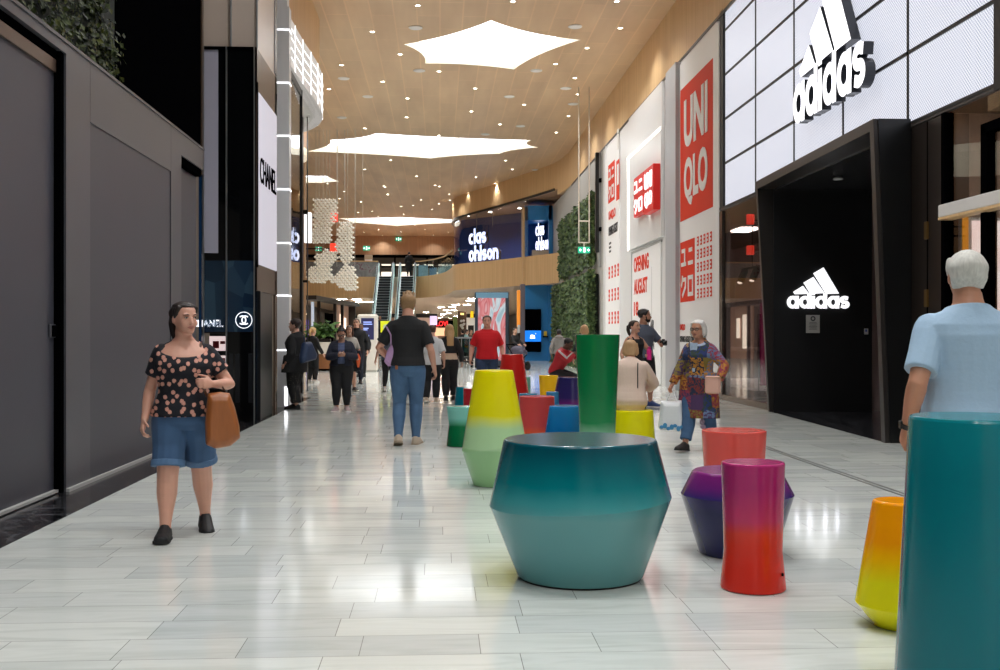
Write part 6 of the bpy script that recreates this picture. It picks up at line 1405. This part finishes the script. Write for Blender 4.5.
def open_front(me, w, H, zmax=2.):
    """cut a jacket open down the front"""
    bm = bmesh.new(); bm.from_mesh(me)
    kill = [f for f in bm.faces if abs(f.calc_center_median().x) < w(f.calc_center_median().z) and f.calc_center_median().y < -.04 and f.normal.y < .2]
    bmesh.ops.delete(bm, geom=kill, context='FACES'); bm.to_mesh(me); bm.free()
open_front(me, lambda z: .062 if z > .7 else .07, 1.545); put('jacket', me, C_navy, Ew.root); Ew.shoes(L_pink, S_white)
b = MB()
for sg in (-1, 1): b.tube([Ew.hl(sg * .15 + cos(a * pi / 6) * .12, -.465, .51 + sin(a * pi / 6) * .09) for a in range(13)], .0035, 6, rnd=False)
b.tube([Ew.hl(-.04, -.475, .53), Ew.hl(.04, -.475, .53)], .006, 6); b.build('glasses', MATS['glasses_dark'], Ew.root)
q = world(Ew, V((.0, -.255, 1.045))); o = thing('phone', 'pale phone in the hands of the woman in navy', 'phone', q, radians(4)); b = MB(); b.bbox(-.038, .038, -.07, .07, -.006, .006, .005, 0, Matrix.Rotation(-.5, 4, 'X')); b.build('phone_case', M('phone_pale', (206, 204, 206), .4), o); b = MB(); b.box(-.033, .033, -.062, .062, .006, .007, 0, Matrix.Rotation(-.5, 4, 'X')); b.build('screen', E('phone_screen', (180, 196, 220), .5), o)
# ---- F. woman in a long black jacket on the left
p = at(296, 20.0)
Fw = Fig('short haired woman in black jacket and flecked trousers seen from the side', p.x, p.y, 1.70, -112, 'f', 1.12, (206, 158, 136), legs=[(-.035, -.03, .046), (.04, .03, .046)], arms=[dict(w=(-.15, -.02, .50)), dict(w=(.15, -.05, .50), curl=40)], head=(8, 2), vox=.009)
Fw.face((46, 34, 30)); Fw.hair((44, 30, 26), 'short', .24, 1.14); Fw.bottom(mat_flecks(), 1.86, .022, .012, name='flecked_trousers'); Fw.coat(C_black, .41, 1.72, .04, .15, .13, .18, .008, 'jacket', .024, .02); Fw.shoes(L_black, S_black)
q = at(308, 19.6); hang_bag('tote_bag', 'dark blue tote bag on the arm of the woman in black', 'bag', (q.x, q.y, 0), radians(60), [(-.13, 1.26), (-.22, .98), (-.2, .88), (.2, .94), (.24, 1.02), (.05, 1.28)], .4, .16, M('tote_blue', (36, 54, 84), .5, 0, .1, 4.), [[V((-.1, 0, 1.24)), V((-.12, .0, 1.36)), V((-.10, .0, 1.42))]], None, None, .01)
# ---- G. blonde woman in black further back on the left
p = at(312.5, 31)
G = Fig('blonde woman in black suit standing by the left shop', p.x, p.y, 1.62, 150, 'f', 1.0, SK, legs=[(-.05, 0, .046), (.055, .03, .046)], arms=[dict(w=(-.16, -.10, .52)), dict(w=(.15, -.03, .5))], head=(0, 4), vox=.011)
G.hair((204, 166, 108), 'pony', .3, 1.06); G.top(C_black, 1.85, .50, .846, .022, .01, .01, .005, 'blazer', .016); G.bottom(C_black, 1.94, .014, .008); G.shoes(L_white, S_white)
# ---- H. woman with brown hair and the men behind her
p = at(349.5, 26.5)
Hw = Fig('woman with long brown hair and a jacket over her arm', p.x, p.y, 1.63, 5, 'f', 1.0, SK, legs=[(-.05, .04, .046), (.07, -.08, .046)], feet=[((0, -1, 0), 0), ((.4, -1, 0), -8)], arms=[dict(w=(-.15, -.03, .5)), dict(w=(.14, -.08, .52), curl=60)], head=(-8, 2), vox=.010)
Hw.face(); Hw.hair((74, 46, 34), 'long', .3, 1.08); Hw.top(cloth('knit_cream', (188, 184, 178), var=.1), .9, .5, .842, .016, .01, .02, name='knit_top'); Hw.bottom(C_black, .9, .02, .02, name='skirt_shorts'); Hw.shoes(L_black, S_white)
q = world(Hw, V((.20, -.06, 0))); hang_bag('jacket_bundle', 'dark jacket carried over the arm of the brown haired woman', 'jacket', (q.x, q.y, 0), 0, [(-.10, 1.0), (-.12, .62), (-.08, .5), (.10, .5), (.13, .62), (.08, 1.02)], .25, .12, C_navy, None, None, None, .012)
q = world(Hw, V((.215, -.15, .78))); o = thing('orange_umbrella', 'bright orange folded item beside the carried jacket', 'umbrella', q); b = MB(); b.tube([(0, 0, .14), (0, 0, .05), (0, 0, -.16)], [.02, .06, .03], 10); b.build('fabric', M('orange_fabric', (240, 104, 50), .6), o); b = MB(); b.tube([(0, 0, .14), (0, 0, .2)], .012, 8); b.build('handle', S_black, o)
p = at(356.5, 30.5)
H2 = Fig('tall man in black jacket walking behind the brown haired woman', p.x, p.y, 1.87, 0, 'm', 1.05, SK, legs=[(-.05, 0, .046), (.06, .06, .05)], arms=[dict(w=(-.17, -.02, .5)), dict(w=(.17, -.03, .5))], head=(-5, 0), vox=.011)
H2.face(); H2.hair((84, 68, 54), 'short', .3, 1.03); H2.top(C_black, 1.9, .48, .856, .024, .01, 0, .004, 'jacket', .02); H2.bottom(C_navy, 1.93, .016, .004); H2.shoes(L_black, S_black)
p = at(361, 35.5)
H3 = Fig('dark haired man in black partly behind the taller man', p.x, p.y, 1.78, 0, 'm', 1.0, SKD, legs=[(-.05, 0, .046), (.06, .06, .05)], head=(0, 0), vox=.012); H3.face((26, 20, 18)); H3.hair((22, 18, 18), 'short', .3, 1.04); H3.top(C_black, 1.9, .48, .85, .022); H3.bottom(C_black, 1.93, .016); H3.shoes(L_black, S_black)
# ---- I, J, K group walking away in front of the kiosk
p = at(389, 26.3)
I = Fig('woman in grey tee and black leggings walking away past the man', p.x, p.y, 1.58, 170, 'f', 1.0, SK, legs=[(-.04, -.09, .05), (.045, .12, .06)], feet=[((0, -1, 0), 0), ((0, -1, 0), 35)], arms=[dict(w=(-.15, .08, .5)), dict(w=(.20, .05, .50), pole=(.4, 1, 0))], head=(20, 0), vox=.010)
I.hair((92, 66, 48), 'pony', .3, 1.06); I.top(C_greyb, .75, .5, .842, .018, .01, .015, name='tee_shirt'); I.bottom(C_black, 1.9, .010); I.shoes(L_white, S_white)
p = at(432, 22.0)
J = Fig('person in white tee and black trousers behind the tall man', p.x, p.y, 1.60, 176, 'm', 1.0, SK, legs=[(-.05, -.04, .046), (.07, .07, .055)], feet=[((0, -1, 0), 0), ((.1, -1, 0), 20)], head=(0, 3), vox=.010)
J.hair((70, 50, 38), 'short', .3, 1.06); J.top(C_white, .85, .49, .85, .024, .02, .01, .01, 'tee_shirt', .02); J.bottom(C_black, 1.93, .018, .008); J.shoes(L_tan, S_white)
p = at(449.5, 22.9)
K = Fig('blonde woman in cropped black top and flared trousers walking away', p.x, p.y, 1.625, 184, 'f', 1.0, SK, legs=[(-.055, -.03, .046), (.05, .05, .05)], feet=[((0, -1, 0), 0), ((0, -1, 0), 12)], arms=[dict(w=(-.165, -.02, .5)), dict(w=(.165, -.02, .5))], head=(4, 2), vox=.010)
K.hair((190, 152, 104), 'long', .3, 1.09); K.top(cloth('cami_cream', (200, 176, 150), var=.08), 0., .535, .80, .014, 0, 0, name='cream_top'); K.top(C_black, 1.88, .62, .848, .028, 0, .01, .004, 'cropped_top', .020); K.bottom(C_black, 1.94, .012, .012, .58); K.shoes(L_black, S_black)
# ---- L. man in the red T-shirt
p = at(487, 22.0)
Lm = Fig('man in bright red T-shirt and jeans walking towards the stools', p.x, p.y, 1.80, 0, 'm', 1.14, (214, 158, 134), legs=[(-.055, -.04, .046), (.06, .07, .05)], arms=[dict(w=(-.19, -.02, .5), curl=40), dict(w=(.19, -.02, .5), curl=40)], head=(-4, 0), vox=.009, belly=.02)
Lm.face((70, 54, 44)); Lm.hair((74, 60, 50), 'short', .36, 1.03); Lm.top(cloth('tee_red', (206, 20, 30), var=.06), .8, .5, .85, .022, .012, .01, .012, 'tee_shirt', .020); Lm.bottom(D_dark, 1.93, .016, .003, name='jeans'); Lm.shoes(L_white, S_white)
# ---- M. man in the red track jacket, seated
p = at(556.5, 24.3)
o = stool('round_stool', 'stool hidden under the man in the red jacket', 'stool', 556.5, 396.2, [(8, 396.2), (8, 375.5)], [(0, (40, 90, 140)), (1, (60, 120, 160))], d=24.3)
Mm = Fig('seated man in red track jacket with white sleeve stripe resting his head', p.x, p.y, 1.72, 58, 'm', 1.08, (96, 64, 48), lean=24, pz=.335, legs=[(-.08, -.22, .045), (.08, -.24, .045)], arms=[dict(w=(-.02, -.26, .56), pole=(-.6, -.4, -.6), curl=60), dict(w=(.08, -.30, .66), pole=(.3, -.6, -1), curl=80, hd=(0, .2, .6))], head=(0, 26), vox=.010, z=0)
Mm.face((24, 18, 16), (110, 66, 60)); Mm.hair((20, 17, 17), 'short', .34, 1.04); Mm.top(cloth('jacket_red', (176, 22, 36), .6, .08), 1.9, .49, .852, .028, 0, 0, .004, 'track_jacket', .022); Mm.bottom(C_black, 1.93, .018); Mm.shoes(L_white, S_white)
b = MB(); P, Q = Mm.armpts(0, 1.85, .022, .004)
side = V((0, 1, .2))
for a, c in ((0, len(P)),):
    b.tube([q + (V((-.7, .1, .6)).normalized()) * (r * .9) for q, r in zip(P, Q)], [.016] * len(P), 8, flat=2.2)
b.build('sleeve_stripe', C_white, Mm.root, smooth=True)
# ---- N. woman in cream seated on the yellow stool
p = at(630, 13.5)
Nw = Fig('blonde woman in cream top seated on the yellow stool facing away', p.x, p.y, 1.60, 168, 'm', 1.14, (206, 158, 134), lean=10, pz=.37, legs=[(-.08, -.25, .045), (.08, -.26, .045)], arms=[dict(w=(-.10, -.20, .42), pole=(-1, .5, 0)), dict(w=(.10, -.20, .42), pole=(1, .5, 0))], head=(-12, 14), vox=.008)
Nw.hair((182, 144, 104), 'bob', .26, 1.08); Nw.top(cloth('top_cream', (222, 196, 180), var=.05), 1.6, .44, .85, .026, .02, .008, .006, 'cream_top', .020); Nw.bottom(cloth('trouser_black', (30, 30, 34)), 1.93, .016); Nw.shoes(L_black, S_black)
def body_line(F, x, z, back=True, e=.03):
    rx, ry, oy = lerp_tab(F.T, z); k = F.bulk if z < .8 else 1 + (F.bulk - 1) * max(0, (.87 - z) / .07); rx = rx * F.H * k + e; ry = ry * F.H * k + e; y = ry * sqrt(max(0, 1 - (x / rx) ** 2)); return F.S(V((x, (y if back else -y) + oy * F.H, (z + F.dz) * F.H)))
b = MB(); b.tube([body_line(Nw, -.10, z, True, .028) for z in (.80, .76, .72, .68, .64, .61)], .011, 8, flat=.6); b.build('bag_strap', C_black, Nw.root, smooth=True)
# ---- O. couple by the white wall
p = at(634.5, 19.7)
Ow = Fig('dark haired woman in black tank top standing by the man in blue', p.x, p.y, 1.665, 20, 'f', 1.0, (196, 144, 118), arms=[dict(w=(-.14, -.03, .5)), dict(w=(.09, -.15, .62), pole=(1, .6, -.3), curl=60)], head=(22, -6), vox=.009)
Ow.face((34, 26, 24), (160, 90, 84)); Ow.hair((46, 34, 30), 'pony', .32, 1.05); Ow.top(C_black, 0., .5, .812, .014, .008, .02, name='tank_top'); b = MB()
for sg in (-1, 1): b.tube([body_line(Ow, sg * .075, .775, False, .016), body_line(Ow, sg * .072, .805, False, .016), Ow.S(V((sg * .068, .01, .832 * Ow.H))), body_line(Ow, sg * .072, .79, True, .016)], .016, 8, flat=.5)
b.build('tank_strap', C_black, Ow.root, smooth=True); Ow.bottom(C_black, 1.9, .012); Ow.shoes(L_black, S_white)
q = world(Ow, Ow.wri[1] + V((-.03, -.07, .02))); o = thing('water_bottle', 'bright pink bottle held by the woman in black tank top', 'bottle', q); b = MB(); b.lathe([(.04, -.11), (.045, -.1), (.045, .06), (.03, .09)], 20); b.build('flask', M('bottle_pink', (220, 30, 130), .35), o, angle=40); b = MB(); b.lathe([(.03, .09), (.03, .13), (.012, .135)], 16); b.build('cap', M('cap_pink', (170, 20, 100), .4), o)
p = at(643.5, 20.7)
O2 = Fig('bearded man in grey blue tee and black shorts with blue trainers', p.x, p.y, 1.90, 35, 'm', 1.04, (186, 134, 108), legs=[(-.05, .03, .046), (.06, -.04, .046)], feet=[((-.2, -1, 0), 0), ((.3, -1, 0), 0)], arms=[dict(w=(-.16, -.06, .52)), dict(w=(.08, -.18, .64), pole=(1, .6, -.3), curl=70)], head=(50, 0), vox=.009)
O2.face((34, 26, 22)); O2.beard(); O2.hair((34, 26, 24), 'short', .34, 1.02); O2.top(C_greyb, .8, .5, .85, .020, .01, .01, .008, 'tee_shirt', .018); O2.bottom(C_black, .86, .020, .02, name='shorts'); O2.shoes(M('shoe_blue', (40, 62, 112), .6), S_white)
q = world(O2, O2.wri[1] + V((-.02, -.06, .03))); o = thing('camera', 'black camera held by the bearded man', 'camera', q); b = MB(); b.bbox(-.07, .07, -.03, .03, -.05, .05, .012); b.bbox(-.03, .03, -.03, .03, .05, .075, .01); b.build('camera_body', L_black, o); b = MB(); b.tube([(0, -.03, 0), (0, -.10, 0)], .035, 16); b.build('lens', M_blackg, o)
# ---- P. person in grey hoodie, Q. blonde behind the green column, R. pram
p = at(559, 34)
Pm = Fig('person in grey hooded top standing before the plant wall', p.x, p.y, 1.58, 175, 'm', 1.0, SKD, vox=.012); Pm.hair((24, 20, 20), 'short', .28, 1.08); Pm.top(cloth('hoodie_grey', (120, 116, 112), var=.1), 1.9, .48, .852, .028, 0, 0, .004, 'hoodie', .022); b = MB(); b.ell(Pm.S(V((0, .06, .842 * Pm.H))), .13, .09, .07); b.build('hood', MATS['hoodie_grey'], Pm.root, smooth=True); Pm.bottom(C_black, 1.93, .016); Pm.shoes(L_black, S_white)
p = at(584.5, 25)
Q = Fig('blonde person whose head shows above the green column', p.x, p.y, 1.635, 180, 'f', 1.0, SK, vox=.012); Q.hair((206, 164, 120), 'bob', .3, 1.06); Q.top(C_navy, 1.8, .5); Q.bottom(C_black, 1.9); Q.shoes(L_black, S_black)
p = at(514.5, 43)
R_ = Fig('dark haired woman in black pushing a pram past the pier', p.x, p.y, 1.68, 40, 'f', 1.0, SK, arms=[dict(w=(-.10, -.24, .60), pole=(-.6, .6, -1)), dict(w=(.10, -.24, .60), pole=(.6, .6, -1))], vox=.012); R_.face(); R_.hair((34, 26, 24), 'short', .2, 1.1); R_.top(C_black, 1.85, .5); R_.bottom(C_black, 1.93); R_.shoes(L_black, S_black)
p = at(518, 42.1); o = thing('pram', 'dark grey pram pushed by the woman at the pier', 'pram', (p.x, p.y, 0), radians(40)); b = MB(); b.ell((0, 0, .78), .22, .38, .2); b.bbox(-.2, .2, -.38, .3, .62, .8, .05); b.build('carrycot', M('pram_grey', (70, 66, 80), .7), o); b = MB()
b.tube([(-.2, .45, 1.02), (-.2, -.3, .2)], .016); b.tube([(.2, .45, 1.02), (.2, -.3, .2)], .016); b.tube([(-.2, -.3, .62), (-.2, .35, .2)], .016); b.tube([(.2, -.3, .62), (.2, .35, .2)], .016); b.tube([(-.2, .45, 1.02), (.2, .45, 1.02)], .018); b.build('chassis', M_black, o)
for x in (-.22, .22):
    for y in (-.32, .36): b = MB(); b.lathe([(.04, -.02), (.16, -.025), (.18, 0), (.16, .025), (.04, .02)], 20); w = b.build('wheel', S_black, o); w.location = (x, y, .18); w.rotation_euler = (0, pi / 2, 0)
# ---- S. people on the escalators, far shoppers
tt = .955; x = xa(402.5, 67) + (xa(407.6, 76.9) - xa(402.5, 67)) * tt
S1 = Fig('person in a long black coat at the top of the right escalator', x + .12, 67 + 9.9 * tt, 1.74, 180, 'm', 1.1, SK, vox=.014, z=5.62 * tt + .27); S1.hair((60, 50, 46), 'short', .28); S1.bottom(C_black, 1.93, .016); S1.coat(C_black, .24, 1.9, .03, .14, .11, .15); S1.shoes(L_black)
tt = .12; x = xa(378.4, 67) + (xa(385.6, 76.9) - xa(378.4, 67)) * tt
S2 = Fig('man in dark blue jacket riding down the left escalator', x + .05, 67 + 9.9 * tt, 1.72, 0, 'm', 1.05, SKT, vox=.014, z=5.62 * tt + .24); S2.face(); S2.hair((26, 20, 20), 'short', .3); S2.top(C_navy, 1.9, .48, .85, .024); S2.bottom(C_black, 1.93, .016); S2.shoes(L_black)
for px, d, lab, col_, hc, fc in ((466.5, 54.5, 'shopper in pale teal top behind the glass barrier', (140, 176, 176), (60, 44, 36), 100), (462.5, 62, 'distant shopper in black beyond the glass barrier', (34, 34, 36), (40, 30, 26), 200), (470.8, 58, 'distant shopper in brown beyond the glass barrier', (110, 84, 70), (70, 50, 40), 30)):
    p = at(px, d); f = Fig(lab, p.x, p.y, 1.68, fc, 'f', 1.0, SK, vox=.014); f.face(); f.hair(hc, 'short', .2, 1.1); f.top(cloth('top_%d' % col_[0], col_), .9, .5); f.bottom(C_black, 1.93); f.shoes(L_black)
# ================================================================== CAMERA, LIGHT, VIEW
cam = bpy.data.cameras.new('camera'); co = bpy.data.objects.new('camera', cam); COL.objects.link(co)
co.location = EYE; co.rotation_euler = (pi / 2, 0, -TH); cam.sensor_width = 36; cam.lens = FPX / 1000 * 36; cam.clip_end = 400
SC.camera = co
w = bpy.data.worlds.new('world'); SC.world = w; w.use_nodes = True
w.node_tree.nodes['Background'].inputs[0].default_value = (1, .97, .93, 1); w.node_tree.nodes['Background'].inputs[1].default_value = .3
SC.view_settings.view_transform = 'Standard'; SC.view_settings.look = 'None'; SC.view_settings.gamma = 1; SC.view_settings.use_curve_mapping = False
SC.view_settings.exposure = EXPOSURE
SC.cycles.max_bounces = 8; SC.cycles.diffuse_bounces = 5; SC.cycles.glossy_bounces = 5; SC.cycles.transparent_max_bounces = 12
SC.cycles.sample_clamp_indirect = 8; SC.cycles.caustics_reflective = False; SC.cycles.caustics_refractive = False
SC.cycles.use_denoising = True
